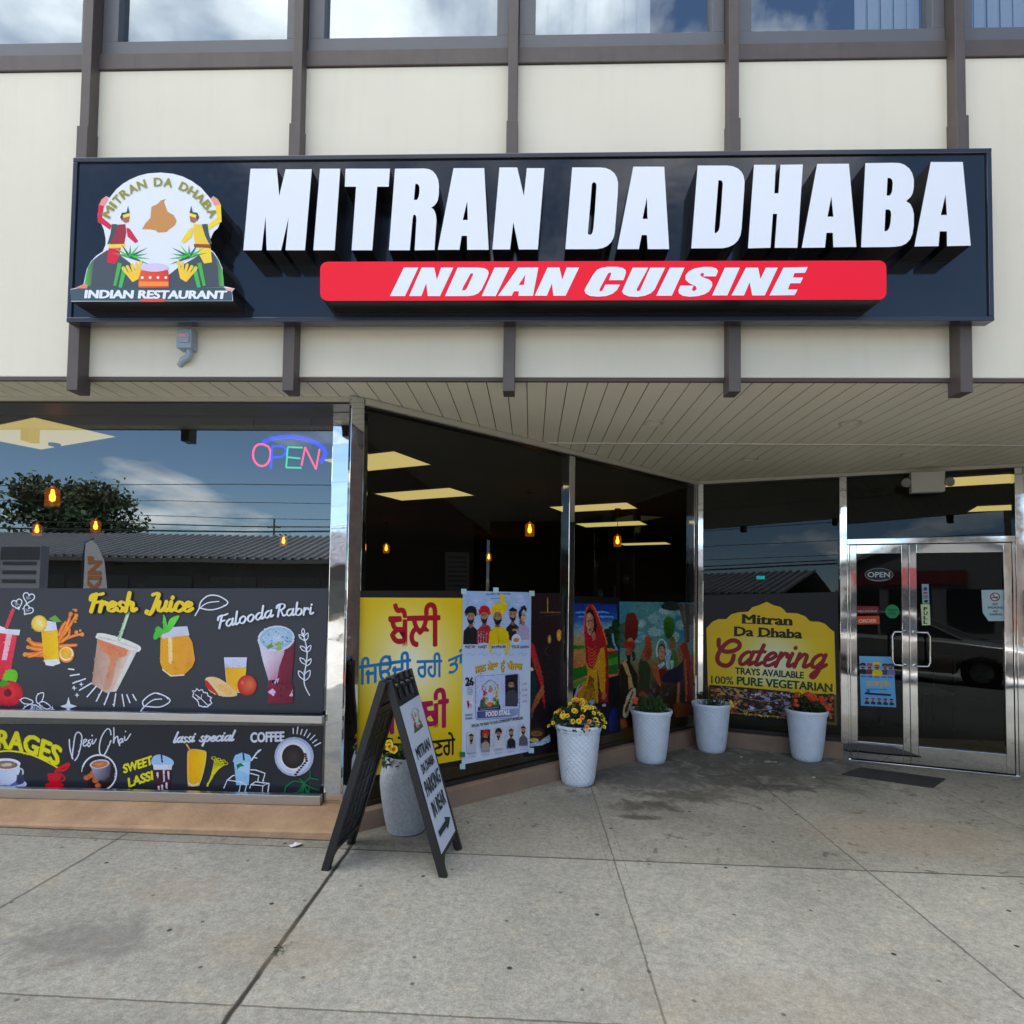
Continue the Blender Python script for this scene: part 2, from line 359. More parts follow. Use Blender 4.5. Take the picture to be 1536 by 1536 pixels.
class Art:
    STEP = 3.0e-5
    def __init__(s, plane, off=0.0):
        s.pl = plane; s.k = off; s.v = []; s.f = []; s.c = []; s.p2 = []
    def raw(s, pts, fs, cols, lift=None):
        b = len(s.v); s.k += s.STEP; s.p2 += [tuple(p) for p in pts]
        for i, (u, v) in enumerate(pts):
            s.v.append(s.pl.at(u, v)+s.pl.n*(s.k+(lift[i] if lift else 0)))
        s.f += [tuple(b+i for i in f) for f in fs]
        if isinstance(cols, list): s.c += [lin(q) for q in cols]
        else: s.c += [lin(cols)]*len(pts)
    def poly(s, pts, col, holes=(), grad=None, sm=False):
        """grad = (point a, point b, second colour): straight blend of the print's inks from a to b"""
        if sm: pts = smooth_path(pts, True, 4)
        loops = [[Vector((p[0], p[1], 0)) for p in pts]]+[[Vector((p[0], p[1], 0)) for p in h] for h in holes]
        flat = [(p.x, p.y) for l in loops for p in l]
        fs = tessellate_polygon(loops)
        if grad:
            (ax, ay), (bx, by), c2 = grad; dd = (bx-ax)**2+(by-ay)**2; cols = []
            for (u, v) in flat:
                t = max(0, min(1, ((u-ax)*(bx-ax)+(v-ay)*(by-ay))/dd)); cols.append(tuple(col[i]*(1-t)+c2[i]*t for i in range(3)))
            s.raw(flat, fs, cols)
        else: s.raw(flat, fs, col)
    def ell(s, cx, cy, rx, ry, col, mid=None, rot=0.0, n=20, mo=(0, 0), a0=0, a1=360):
        ca, sa = math.cos(rot), math.sin(rot); pts = [(cx+mo[0], cy+mo[1])]; full = (a1-a0 == 360)
        for i in range(n if full else n+1):
            a = math.radians(a0+(a1-a0)*i/n); x, y = rx*math.cos(a), ry*math.sin(a); pts.append((cx+x*ca-y*sa, cy+x*sa+y*ca))
        m = len(pts)-1
        fs = [(0, 1+i, 1+(i+1) % m) for i in range(m if full else m-1)]
        s.raw(pts, fs, [mid or col]+[col]*m)
    def ring(s, cx, cy, r, w, col, ry=None, a0=0, a1=360, n=28):
        s.stroke([(cx+r*math.cos(math.radians(a0+(a1-a0)*i/n)), cy+(ry or r)*math.sin(math.radians(a0+(a1-a0)*i/n))) for i in range(n+1)], w, col, sm=False)
    def stroke(s, pts, w, col, sm=True, closed=False, nib=None, w1=None):
        P = smooth_path(pts, closed, 6) if sm else [tuple(p) for p in pts]
        if closed: P.append(P[0])
        m = len(P)
        if m < 2: return
        vs = []; fs = []; lift = []
        tang = []
        for i in range(m):
            a = P[max(i-1, 0)]; b = P[min(i+1, m-1)]
            dx_, dy_ = b[0]-a[0], b[1]-a[1]; l = math.hypot(dx_, dy_) or 1e-6; tang.append((dx_/l, dy_/l))
        for i in range(m):
            tx, ty = tang[i]; ww = w+((w1-w)*i/(m-1) if w1 is not None else 0)
            if nib: ww *= nib[0]+(1-nib[0])*abs(tx*math.sin(nib[1])-ty*math.cos(nib[1]))
            vs += [(P[i][0]-ty*ww/2, P[i][1]+tx*ww/2), (P[i][0]+ty*ww/2, P[i][1]-tx*ww/2)]; lift += [i*2.2e-6]*2
            if i: fs.append((2*i-2, 2*i, 2*i+1, 2*i-1))
        if not closed and w > 0.8:                 # round ends
            for (i, sg) in ((0, -1), (m-1, 1)):
                tx, ty = tang[i]; a, b = vs[2*i], vs[2*i+1]; hw = math.hypot(a[0]-b[0], a[1]-b[1])/2
                b0 = len(vs); vs.append(P[i]); lift.append(lift[2*i])
                for q in range(7):
                    an = -math.pi/2+math.pi*q/6
                    vs.append((P[i][0]+sg*hw*(tx*math.cos(an))-ty*hw*math.sin(an), P[i][1]+sg*hw*(ty*math.cos(an))+tx*hw*math.sin(an))); lift.append(lift[2*i])
                fs += [(b0, b0+1+q, b0+2+q) for q in range(6)]
        s.raw(vs, fs, col, lift); s.k += m*2.2e-6
    def text(s, t, p0, p1, up, col, bold=0.0, shear=0.0, cap=0.69, warp=None):
        """p0-p1 baseline of the whole word, up = vector of the capital height"""
        vs, fs = text_tris(t); x0 = min(v[0] for v in vs); x1 = max(v[0] for v in vs)
        bx, by = p1[0]-p0[0], p1[1]-p0[1]
        L_ = math.hypot(bx, by); H_ = math.hypot(*up)
        dirs = [(0, 0)]
        if bold: dirs += [(bold*1.15*math.cos(math.pi*k/4), bold*.75*math.sin(math.pi*k/4)) for k in range(8)]
        for ox, oy in dirs:
            pts = []
            for x, y in vs:
                a = (x+ox-x0)/(x1-x0); q = (y+oy)/cap
                a2 = a+shear*q*H_/max(L_, 1e-6)
                if warp: pts.append(warp(a2, q))
                else: pts.append((p0[0]+bx*a2+up[0]*q, p0[1]+by*a2+up[1]*q))
            s.raw(pts, fs, col); s.k -= s.STEP*.8
        s.k += s.STEP
    def script(s, t, p0, p1, up, col, w, slant=0.3, nib=(0.42, math.radians(28)), off=(0, 0), gap=0.0):
        """joined lettering drawn stroke by stroke; up = vector of the x-height"""
        x = 0; strokes = []
        for ch in t:
            adv, ss = GLY[ch]
            for st in ss: strokes.append([(x+a, b) for a, b in st])
            x += adv+gap
        X = x; bx, by = p1[0]-p0[0], p1[1]-p0[1]; H_ = math.hypot(*up); L_ = math.hypot(bx, by)
        for st in strokes:
            pts = []
            for a, b in st:
                q = a/X+slant*b*H_/L_
                pts.append((p0[0]+bx*q+up[0]*b+off[0], p0[1]+by*q+up[1]*b+off[1]))
            s.stroke(pts, w, col, nib=nib)
    def daub(s, box, n, r, jit, seed=1, skip=None, dirn=None, blend=.0):
        """small irregular touches of ink in the colour that is already there, a little lighter, darker or shifted:
        gives printed pictures their grain and soft edges"""
        f2 = random.Random(seed); rg = np.random.default_rng(seed)
        P = np.array(s.p2); tri = []
        for f in s.f:
            for k in range(1, len(f)-1): tri.append((f[0], f[k], f[k+1]))
        T = np.array(tri); A, B, Cc = P[T[:, 0]], P[T[:, 1]], P[T[:, 2]]
        den = (B[:, 1]-Cc[:, 1])*(A[:, 0]-Cc[:, 0])+(Cc[:, 0]-B[:, 0])*(A[:, 1]-Cc[:, 1]); den[np.abs(den) < 1e-9] = 1e9
        col = np.array(s.c); pts = []; fs = []; cs = []; lift = []; m = 0
        tri_n = len(T)
        for i in range(n):
            u, v = f2.uniform(box[0], box[2]), f2.uniform(box[1], box[3])
            l1 = ((B[:, 1]-Cc[:, 1])*(u-Cc[:, 0])+(Cc[:, 0]-B[:, 0])*(v-Cc[:, 1]))/den
            l2 = ((Cc[:, 1]-A[:, 1])*(u-Cc[:, 0])+(A[:, 0]-Cc[:, 0])*(v-Cc[:, 1]))/den
            hit = np.nonzero((l1 >= 0) & (l2 >= 0) & (l1+l2 <= 1))[0]
            if not len(hit): continue
            k = hit[-1]; c = col[T[k, 0]]*l1[k]+col[T[k, 1]]*l2[k]+col[T[k, 2]]*(1-l1[k]-l2[k])
            if skip is not None and max(abs(c[q]-lin(skip)[q]) for q in range(3)) < .02: continue
            g = 1+f2.uniform(-jit, jit); c2 = [min(1, max(0, c[q]*g*(1+f2.uniform(-.3, .3)*jit)+f2.uniform(0, .02)*jit)) for q in range(3)]
            rr = f2.uniform(r*.4, r); an = (dirn if dirn is not None else f2.uniform(0, 3.14))+f2.uniform(-.5, .5); el = f2.uniform(1.2, 2.6)
            ca, sa = math.cos(an), math.sin(an); b0 = len(pts)
            for q in range(7):
                t = 6.283*q/7; x, y = rr*el*math.cos(t)*f2.uniform(.8, 1.15), rr*math.sin(t); pts.append((u+x*ca-y*sa, v+x*sa+y*ca)); lift.append(m*1.6e-6)
            fs.append(tuple(range(b0, b0+7))); cs.append(c2); m += 1
        b = len(s.v); s.k += s.STEP; s.p2 += pts
        for (u, v), l in zip(pts, lift): s.v.append(s.pl.at(u, v)+s.pl.n*(s.k+l))
        s.f += [tuple(b+i for i in f) for f in fs]
        for c in cs: s.c += [tuple(c)]*7
        s.k += m*1.6e-6
    def grid(s, q, nx, ny, fn):
        pts = []; cols = []
        for j in range(ny+1):
            for i in range(nx+1):
                a, b = i/nx, j/ny
                u = (q[0][0]*(1-a)+q[1][0]*a)*(1-b)+(q[3][0]*(1-a)+q[2][0]*a)*b
                v = (q[0][1]*(1-a)+q[1][1]*a)*(1-b)+(q[3][1]*(1-a)+q[2][1]*a)*b
                pts.append((u, v)); cols.append(fn(a, b, u, v))
        s.raw(pts, [(j*(nx+1)+i, j*(nx+1)+i+1, (j+1)*(nx+1)+i+1, (j+1)*(nx+1)+i) for j in range(ny) for i in range(nx)], cols)
    def build(s, name, m, parent=None):
        me = bpy.data.meshes.new(name); me.from_pydata([tuple(p) for p in s.v], [], s.f); me.materials.append(m)
        ca = me.color_attributes.new('Col', 'FLOAT_COLOR', 'POINT')
        fl = []
        for c in s.c: fl += [c[0], c[1], c[2], 1.0]
        ca.data.foreach_set('color', fl)
        n = s.pl.n
        flip = [p.index for p in me.polygons if p.normal.dot(n) < 0]
        if flip:
            bm = bmesh.new(); bm.from_mesh(me); bm.faces.ensure_lookup_table()
            bmesh.ops.reverse_faces(bm, faces=[bm.faces[i] for i in flip]); bm.to_mesh(me); bm.free()
        return link(name, me, parent)

GLY = {
 ' ': (.55, []),
 'a': (1.02, [[(.78, .82), (.5, 1.0), (.2, .78), (.12, .38), (.3, .02), (.55, .12), (.78, .5)], [(.8, 1.0), (.77, .3), (.85, .02), (1.08, .22)]]),
 'b': (.95, [[(.16, 1.9), (.15, .3), (.32, .02), (.62, .06), (.8, .45), (.68, .9), (.42, .95), (.17, .6)]]),
 'c': (.82, [[(.72, .76), (.56, 1.0), (.26, .88), (.12, .45), (.26, .05), (.55, .03), (.86, .28)]]),
 'd': (1.05, [[(.78, .82), (.5, 1.0), (.2, .78), (.12, .38), (.3, .02), (.55, .12), (.78, .5)], [(.82, 1.9), (.78, .3), (.86, .02), (1.1, .22)]]),
 'e': (.86, [[(.15, .42), (.48, .52), (.7, .78), (.52, 1.0), (.26, .86), (.12, .45), (.26, .05), (.56, .03), (.9, .3)]]),
 'g': (1.05, [[(.78, .82), (.5, 1.0), (.2, .78), (.12, .38), (.3, .02), (.55, .12), (.78, .5)], [(.8, 1.0), (.76, -.3), (.6, -.78), (.4, -.6), (.7, -.15), (1.1, .25)]]),
 'h': (1.05, [[(.16, 1.9), (.14, 0)], [(.15, .5), (.4, .97), (.64, .88), (.68, .45), (.72, .06), (.85, .02), (1.08, .22)]]),
 'i': (.52, [[(.16, 1.0), (.14, .25), (.25, .01), (.52, .22)], [(.2, 1.42), (.21, 1.46)]]),
 'l': (.52, [[(.18, 1.9), (.15, .25), (.27, .0), (.54, .22)]]),
 'n': (1.05, [[(.13, 1.0), (.12, 0)], [(.13, .5), (.4, .97), (.64, .88), (.68, .45), (.72, .06), (.85, .02), (1.08, .22)]]),
 'o': (.93, [[(.45, 1.0), (.17, .8), (.12, .35), (.35, .0), (.65, .12), (.78, .55), (.62, .95), (.45, 1.0)]]),
 'p': (.95, [[(.15, 1.05), (.13, -.8)], [(.15, .55), (.42, .98), (.72, .85), (.76, .32), (.5, .0), (.17, .2)]]),
 'r': (.72, [[(.13, 1.0), (.12, 0)], [(.13, .5), (.34, .95), (.56, .96), (.62, .74)]]),
 's': (.76, [[(.66, .84), (.44, 1.0), (.2, .8), (.34, .55), (.6, .34), (.52, .04), (.25, .0), (.08, .22)]]),
 't': (.62, [[(.26, 1.55), (.22, .3), (.33, .02), (.62, .22)], [(-.05, 1.02), (.52, 1.06)]]),
 'u': (1.05, [[(.13, 1.0), (.12, .35), (.26, .02), (.52, .12), (.74, .5)], [(.76, 1.0), (.74, .3), (.85, .02), (1.08, .22)]]),
 'F': (1.02, [[(.5, 1.78), (.42, .9), (.34, .0)], [(.08, 1.25), (.1, 1.6), (.35, 1.78), (.7, 1.76), (1.12, 1.86)], [(.42, .92), (.88, 1.0)]]),
 'J': (.95, [[(.32, 1.72), (.55, 1.84), (.86, 1.84), (.74, .9), (.6, .1), (.38, -.32), (.1, -.22), (.12, .05), (.28, .02)]]),
 'R': (1.22, [[(.4, 1.75), (.32, 0)], [(.06, 1.3), (.14, 1.66), (.5, 1.84), (.9, 1.76), (.98, 1.36), (.72, 1.02), (.4, .95)], [(.55, .98), (.8, .4), (.95, .05), (1.2, .18)]]),
}
# ------------------------------------------------------------------ ground
def frame(p0, p1, z=0):
    a = Vector((p0[0], p0[1], z)); e = Vector((p1[0]-p0[0], p1[1]-p0[1], 0)); L = e.length; e.normalize()
    n = Vector((-e.y, e.x, 0))                       # into the building
    return Matrix(((e.x, n.x, 0, a.x), (e.y, n.y, 0, a.y), (0, 0, 1, a.z), (0, 0, 0, 1))), L, n
P0, P1, P2, P3, P4 = (-1.03, .30), (1.93, 3.06), (4.59, 2.10), (5.35, 1.826), (5.46, .30)
BUILD_TOP, SOF, GLY_Y = 8.6, 2.79, .55

STAINS_SHADE['pavement_concrete'] = [(-1.75, -.98, .42, .30, (.16, .155, .145), .55), (-.9, -.95, .5, .28, (.36, .27, .17), .25), (1.1, -1.15, .9, .25, (.36, .28, .18), .22),
                               (-1.6, -.55, .4, .2, (.37, .27, .17), .25)]
STAINS_SHADE['recess_concrete'] = [(2.3, 2.2, 1.6, 1.0, (.10, .095, .08), .75), (1.3, 1.7, 1.4, .8, (.11, .105, .09), .6), (1.0, .95, .36, .16, (.07, .062, .05), .75), (1.35, 1.2, .5, .2, (.10, .09, .075), .6), (.9, .72, .22, .07, (.05, .035, .025), .7), (2.2, 1.5, .4, .12, (.08, .075, .065), .6),  # first two broad patches paint shade into the deep floor; the rest are stains
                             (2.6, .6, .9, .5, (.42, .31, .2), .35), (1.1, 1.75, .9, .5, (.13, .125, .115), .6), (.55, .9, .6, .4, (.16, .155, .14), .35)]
J = [('x', -2.30, .009, -9, 9, .6), ('x', -.905, .012, -9, .12, 1.0), ('x', .645, .005, -9, 9, .55), ('x', .60, .003, -.25, 9, .25), ('x', .70, .003, -.25, 9, .25),
     ('x', 2.08, .006, -9, 9, .6), ('x', 2.02, .003, -.2, 9, .22), ('x', 3.55, .006, -9, 9, .5), ('x', -3.8, .008, -9, 9, .6), ('y', -1.325, .005, -20, 20, .6), ('y', .02, .005, -.95, 20, .6), ('y', .128, .009, -20, -.95, .95), ('y', -2.8, .007, -20, 20, .6)]
M_pave = concrete('pavement_concrete', (.435, .42, .36), (.36, .348, .298), (.44, .37, .265), J)
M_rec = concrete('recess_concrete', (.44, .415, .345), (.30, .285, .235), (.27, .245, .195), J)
def sheet(name, xs, ys, m, zf):
    b = MB(); nx = len(xs)
    b.add([(x, y, zf(x, y)) for y in ys for x in xs], [(j*nx+i, j*nx+i+1, (j+1)*nx+i+1, (j+1)*nx+i) for j in range(len(ys)-1) for i in range(nx-1)])
    o = b.build(name, m); o['kind'] = 'structure'; return o
XS = [-60, -9]+[x for x in range(-8, 9, 2)]+[9, 60]
sheet('pavement', XS, [-4.55, -2, .02], M_pave, lambda x, y: gz(x))
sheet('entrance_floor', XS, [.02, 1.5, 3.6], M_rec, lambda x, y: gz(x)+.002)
b = MB(); nx = len(XS)
b.add([(x, y, gz(x)+z) for (y, z) in ((-4.70, 0.0), (-4.55, 0.0)) for x in XS]+[(x, -4.70, gz(x)-.16) for x in XS],
      [(i, i+1, nx+i+1, nx+i) for i in range(nx-1)]+[(2*nx+i, 2*nx+i+1, i+1, i) for i in range(nx-1)])
b.build('kerb', mat('kerb_concrete', (.34, .33, .31), .85, var=.15, bump=.3))['kind'] = 'structure'
sheet('road', XS, [-17, -10, -4.70], mat('aged_road_concrete', (.36, .35, .32), .9, var=.25, vscale=3, bump=.4, bscale=150), lambda x, y: gz(x)-.155)
sheet('far_parking_ground', XS, [-60, -17], mat('parking_concrete', (.36, .35, .32), .92, var=.25, vscale=.8, bump=.3), lambda x, y: gz(x)-.10)
b = MB(); b.box(-1500, 1500, -1500, 1500, -.9, -.6)
b.build('ground', mat('far_ground', (.10, .11, .07), .95, var=.3, vscale=.02))['kind'] = 'structure'

# ------------------------------------------------------------------ building materials
M_panel = mat('cream_panel', (.73, .685, .57), .66, var=.04, vscale=1.1, bump=.10, bscale=160, streak=.045)
M_fin = mat('brown_fin', (.088, .070, .064), .5, var=.16, vscale=5, streak=.2)
M_win = mat('window_frame_grey', (.105, .11, .125), .42, var=.08, vscale=4)
M_trim = mat('brown_edge_trim', (.075, .052, .045), .55)
M_soffit = mat('soffit_vinyl', (.80, .78, .64), .5, var=.05, vscale=1.2)
M_soffdark = mat('soffit_groove', (.32, .30, .24), .7)
M_curb = mat('tan_curb_paint', (.45, .285, .165), .9, var=.2, vscale=5, bump=.7, bscale=30)
M_chrome = chrome('polished_steel', .03, .16, 1.3)
M_post = chrome('mirror_post_steel', .02, .30, 1.6, (.66, .68, .71))
M_alu = chrome('brushed_aluminium', .30, .08, 8, (.62, .61, .59))
M_dkalu = mat('dark_bronze_frame', (.035, .033, .032), .35, metal=.4)
M_glassF = glass('street_window_glass', (.40, .40, .36), .165, .8, wave=.05)
M_glassR = glass('entrance_glass', (.42, .42, .38), .032, .42, wave=.04)
M_glassU = glass('upper_window_glass', (.70, .74, .76), .28, .7, wave=.04)
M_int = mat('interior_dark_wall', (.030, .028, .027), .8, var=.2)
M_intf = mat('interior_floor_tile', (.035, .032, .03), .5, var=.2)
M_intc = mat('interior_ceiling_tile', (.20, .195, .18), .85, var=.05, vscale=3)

bld = thing('commercial_building', (0, 0, 0), 'two storey cream panelled shop building with brown fins and recessed glass entrance', 'building')

# upper facade: cream panels and window bays between brown fins
BAY = 1.3
for k in range(-6, 6):
    x0, x1 = k*BAY+.03, (k+1)*BAY-.03
    b = MB(); b.box(x0-.06, x1+.06, 0, .16, 2.812, 4.735); b.build('facade_panel', M_panel, bld, bevel=.006)
    b = MB(); b.box(x0-.02, x1+.02, -.012, .03, 4.7375, 4.838); b.build('window_sill', M_fin, bld, bevel=.004)
    f = MB()
    zb, zt, fw_ = 4.840, 6.70, .088
    f.box(x0, x1, .004, .10, zb, zb+fw_); f.box(x0, x1, .004, .10, zt-fw_, zt)
    f.box(x0, x0+.10, .006, .098, zb+fw_, zt-fw_); f.box(x1-.075, x1, .006, .098, zb+fw_, zt-fw_)
    w = f.build('upper_window', M_win, bld, bevel=.004)
    g = MB(); g.quad((x0+.1, .055, zb+fw_), (x1-.075, .055, zb+fw_), (x1-.075, .055, zt-fw_), (x0+.1, .055, zt-fw_)); g.build('pane', M_glassU, w)
    bl = MB(); rng_ = {-3: (0, 1), -2: (0, 1), -1: (0, 1), 0: (0, .66), 1: (.62, 1), 2: (0, 1)}.get(k, (0, 1))
    X = x0+.1+(x1-x0-.175)*rng_[0]; XE = x0+.1+(x1-x0-.175)*rng_[1]
    while X < XE-.02:
        j = rnd.uniform(-.004, .004); bl.add([(X, .10+j, zb), (X+.083, .115+j, zb), (X+.083, .115+j, zt), (X, .10+j, zt)], [(0, 1, 2, 3)]); X += .079
    bl.build('vertical_blind', mat('white_blind', (.62, .66, .68), .6), w)
    b = MB(); b.box(x0, x1, .02, .14, 6.703, BUILD_TOP); b.build('facade_panel', M_panel, bld)
for k in range(-6, 7):
    x = k*BAY
    b = MB(); b.box(x-.029, x+.029, -.075, .02, 4.32, BUILD_TOP); b.build('facade_fin', M_fin, bld, bevel=.003)
    b = MB(); b.box(x-.034, x+.034, -.088, .02, 2.70, 4.318); b.build('facade_fin', M_fin, bld, bevel=.003)
b = MB(); b.box(-7.8, 7.8, -.004, .018, 2.788, 2.8095); b.build('facade_edge_trim', M_trim, bld)
b = MB(); b.box(-7.8, 7.8, .17, 12, 4.75, 4.79); b.box(-7.8, 7.8, .16, 12, BUILD_TOP-.1, BUILD_TOP); b.box(-7.8, 7.8, 1.8, 1.9, 4.80, 8.4); b.build('upper_floor_slab', mat('office_dark_interior', (.09, .095, .10), .8), bld)
b = MB(); b.box(-7.95, -7.8, 0, 12, -.3, BUILD_TOP+.1); b.box(7.8, 7.95, 0, 12, -.3, BUILD_TOP+.1); b.box(-7.95, 7.95, 12, 12.15, -.3, BUILD_TOP+.1); b.build('party_wall', M_int, bld)

# soffit of ribbed vinyl strips, a channel trim across it
s = MB(); SP = .1213
def strips(y0, y1):
    x = -7.8+.02
    while x < 7.8:
        x1 = x+SP; g = .006
        s.cur = 0; s.quad((x+g/2, y0, SOF), (x1-g/2, y0, SOF), (x1-g/2, y1, SOF), (x+g/2, y1, SOF))
        s.cur = 1; s.add([(x1-g/2, y0, SOF), (x1, y0, SOF+.012), (x1+g/2, y0, SOF), (x1-g/2, y1, SOF), (x1, y1, SOF+.012), (x1+g/2, y1, SOF)], [(0, 1, 4, 3), (1, 2, 5, 4)])
        x = x1
strips(.02, 1.43); strips(1.445, 4.2)
s.build('soffit', [M_soffit, M_soffdark], bld)
b = MB(); b.box(-7.8, 7.8, 1.425, 1.45, 2.783, 2.80); b.build('soffit_trim', mat('soffit_trim_vinyl', (.58, .56, .50), .45), bld)
b = MB(); b.box(-7.8, 7.8, .163, 4.2, 2.81, 2.9); b.build('soffit_backing', M_soffdark, bld)

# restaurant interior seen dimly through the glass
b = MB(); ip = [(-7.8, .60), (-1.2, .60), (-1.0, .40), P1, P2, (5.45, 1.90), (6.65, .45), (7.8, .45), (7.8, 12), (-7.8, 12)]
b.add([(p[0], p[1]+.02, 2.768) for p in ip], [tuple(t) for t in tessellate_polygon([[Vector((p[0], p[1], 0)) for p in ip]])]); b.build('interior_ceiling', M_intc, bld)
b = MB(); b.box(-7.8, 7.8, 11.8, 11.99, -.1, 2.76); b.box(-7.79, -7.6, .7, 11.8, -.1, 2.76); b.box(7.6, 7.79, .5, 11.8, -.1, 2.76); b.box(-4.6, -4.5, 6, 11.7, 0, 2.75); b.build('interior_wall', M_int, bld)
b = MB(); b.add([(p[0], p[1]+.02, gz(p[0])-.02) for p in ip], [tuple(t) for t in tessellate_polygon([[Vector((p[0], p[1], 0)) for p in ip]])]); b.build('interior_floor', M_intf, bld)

# street window on the left
sw = MB()
FY = .42
xl, xr = -6.8, -1.222
sw.box(xl, xr, FY, FY+.05, .112, .182)                    # sill
SW2 = MB(); SW2.box(xl, xr, FY+.002, FY+.05, .652, .700)  # transom
SW3 = MB(); SW3.box(-4.1, -4.06, FY+.004, .53, .183, 2.735)
W = sw.build('storefront_window', M_alu, bld, bevel=.003)
b = MB(); b.quad((xl, GLY_Y, .06), (-1.17, GLY_Y, .06), (-1.17, GLY_Y, 2.76), (xl, GLY_Y, 2.76)); b.build('pane', M_glassF, W)
SW2.build('transom_bar', M_alu, W, bevel=.003); SW3.build('mullion', M_alu, W, bevel=.003)
b = MB(); b.box(xl, -1.02, .30, .62, 2.745, 2.7885); b.build('head_box', M_dkalu, W)
b = MB(); b.box(xl, -1.03, .283, .2995, 2.757, 2.789); b.build('head_trim', mat('soffit_edge_trim', (.42, .40, .35), .4), W)
b = MB(); xs_ = [-7.4+.4*k for k in range(16)]+[-.965]
prof = ((.135, -.05), (.137, .055), (.150, .068), (.415, .119), (.425, .03), (.60, .03))
b.add([(x, y, z if z > 0 else gz(x)+z) for x in xs_ for (y, z) in prof], [(k*6+q, k*6+q+1, (k+1)*6+q+1, (k+1)*6+q) for k in range(len(xs_)-1) for q in range(5)])
n_ = (len(xs_)-1)*6; b.add([b.v[n_+q] for q in range(6)]+[Vector((-.965, .60, -.05))], [(0, 1, 2, 3, 4, 5, 6)])
M1, L1, n1 = frame(P0, P1); M2, L2, n2 = frame(P1, P2)
b.build('base_curb', M_curb, bld)
b = MB(M1); b.box(.0, L1-.02, -.10, .05, -.12, .135); b.build('base_curb', mat('brown_curb_paint', (.27, .185, .13), .8, var=.14, vscale=7, bump=.4, bscale=22), bld, bevel=.006)
b = MB(M2); b.box(.06, 1.40, -.085, .05, -.14, .118); b.build('base_curb', MATS['brown_curb_paint'], bld, bevel=.006)

b = MB(); b.box(-1.2225, -.967, .416, .60, .0, .1175); b.build('base_curb', M_curb, bld)
# mirror clad corner post
cp = [(-1.218, .475), (-1.0, .468), (-.98, .50), (-1.0, .58), (-1.218, .58)]
b = MB(); b.prism([(x, y, .06) for x, y in cp], (0, 0, 2.684)); b.build('corner_post', M_post, bld, bevel=.004)

# angled glass wall and door wall
def mull(M, s0, s1, d0, d1, z0, z1, name='mullion', m=None, bev=.003, par=None):
    b = MB(M); b.box(s0, s1, d0, d1, z0, z1); return b.build(name, m or M_chrome, par or bld, bevel=bev)
a1 = MB(M1); a1.box(.09, L1-.03, -.03, .03, .136, .165)
A1 = a1.build('storefront_window', M_dkalu, bld, bevel=.003)
a1 = MB(M1); a1.box(.09, L1-.03, -.03, .03, 2.735, 2.787); a1.build('head_frame', M_dkalu, A1)
smid = (Vector((.455, 1.69))-Vector(P0)).length
g = MB(M1); g.quad((.09, 0, .16), (smid-.02, 0, .16), (smid-.02, 0, 2.74), (.09, 0, 2.74)); g.build('pane', M_glassR, A1)
g = MB(M1); g.quad((smid+.02, 0, .16), (L1-.05, 0, .16), (L1-.05, 0, 2.74), (smid+.02, 0, 2.74)); g.build('pane', M_glassR, A1)
mull(M1, -.030, .062, -.045, -.012, .02, 2.786, 'corner_mullion', M_post, par=A1)
mull(M1, smid-.035, smid+.035, -.05, .03, .137, 2.733, par=A1)
mull(M1, L1-.10, L1-.045, -.05, .02, .05, 2.78, par=A1)
mull(M1, .064, L1-.03, -.062, -.032, 2.744, 2.786, 'head_trim', mat('soffit_edge_trim', (.42, .40, .35), .4), par=A1)
d2 = MB(M2); d2.box(.05, 1.39, -.03, .03, .12, .15)
A2 = d2.build('storefront_window', M_dkalu, bld, bevel=.003)
d2 = MB(M2); d2.box(.05, 4.2, -.03, .03, 2.745, 2.787); d2.build('head_frame', M_dkalu, A2)
g = MB(M2); g.quad((.05, -.02, .14), (1.39, -.02, .14), (1.39, .04, 2.75), (.05, .04, 2.75)); g.build('pane', M_glassR, A2)
mull(M2, .03, .085, -.05, .02, .05, 2.78, par=A2)
mull(M2, 1.385, 1.450, -.055, .03, -.05, 2.745, par=A2)
mull(M2, 2.80, 2.870, -.055, .03, -.06, 2.745, par=A2)
mull(M2, .04, 4.2, -.055, -.032, 2.75, 2.786, 'head_trim', MATS['soffit_edge_trim'], par=A2)
g = MB(M2); g.quad((1.45, -.013, 2.125), (2.80, -.013, 2.125), (2.80, .013, 2.745), (1.45, .013, 2.745)); g.build('pane', M_glassR, A2)
g = MB(M2); g.quad((2.87, 0, .14), (3.62, 0, .14), (3.62, 0, 2.745), (2.87, 0, 2.745)); g.build('pane', M_glassR, A2)
M3, L3, n3 = frame(P3, P4)
b = MB(M3); b.box(0, L3, 0, .12, -.2, 2.787); b.build('return_wall', mat('dark_brick_return', (.06, .045, .038), .85, var=.3, vscale=9, bump=.3), bld)
b = MB(); b.box(6.1, 7.8, -2.6, -.09, -.3, BUILD_TOP); b.build('unseen_reflection_blocker', mat('blocker_brown', (.075, .052, .042), .85, var=.3, vscale=9, bump=.3), bld)  # unseen dark block, added to keep open sky out of the angled glass
b = MB(); b.box(5.461, 7.8, .30, .42, -.2, 2.787); b.build('shop_wall', mat('next_shop_wall', (.22, .19, .16), .7), bld)

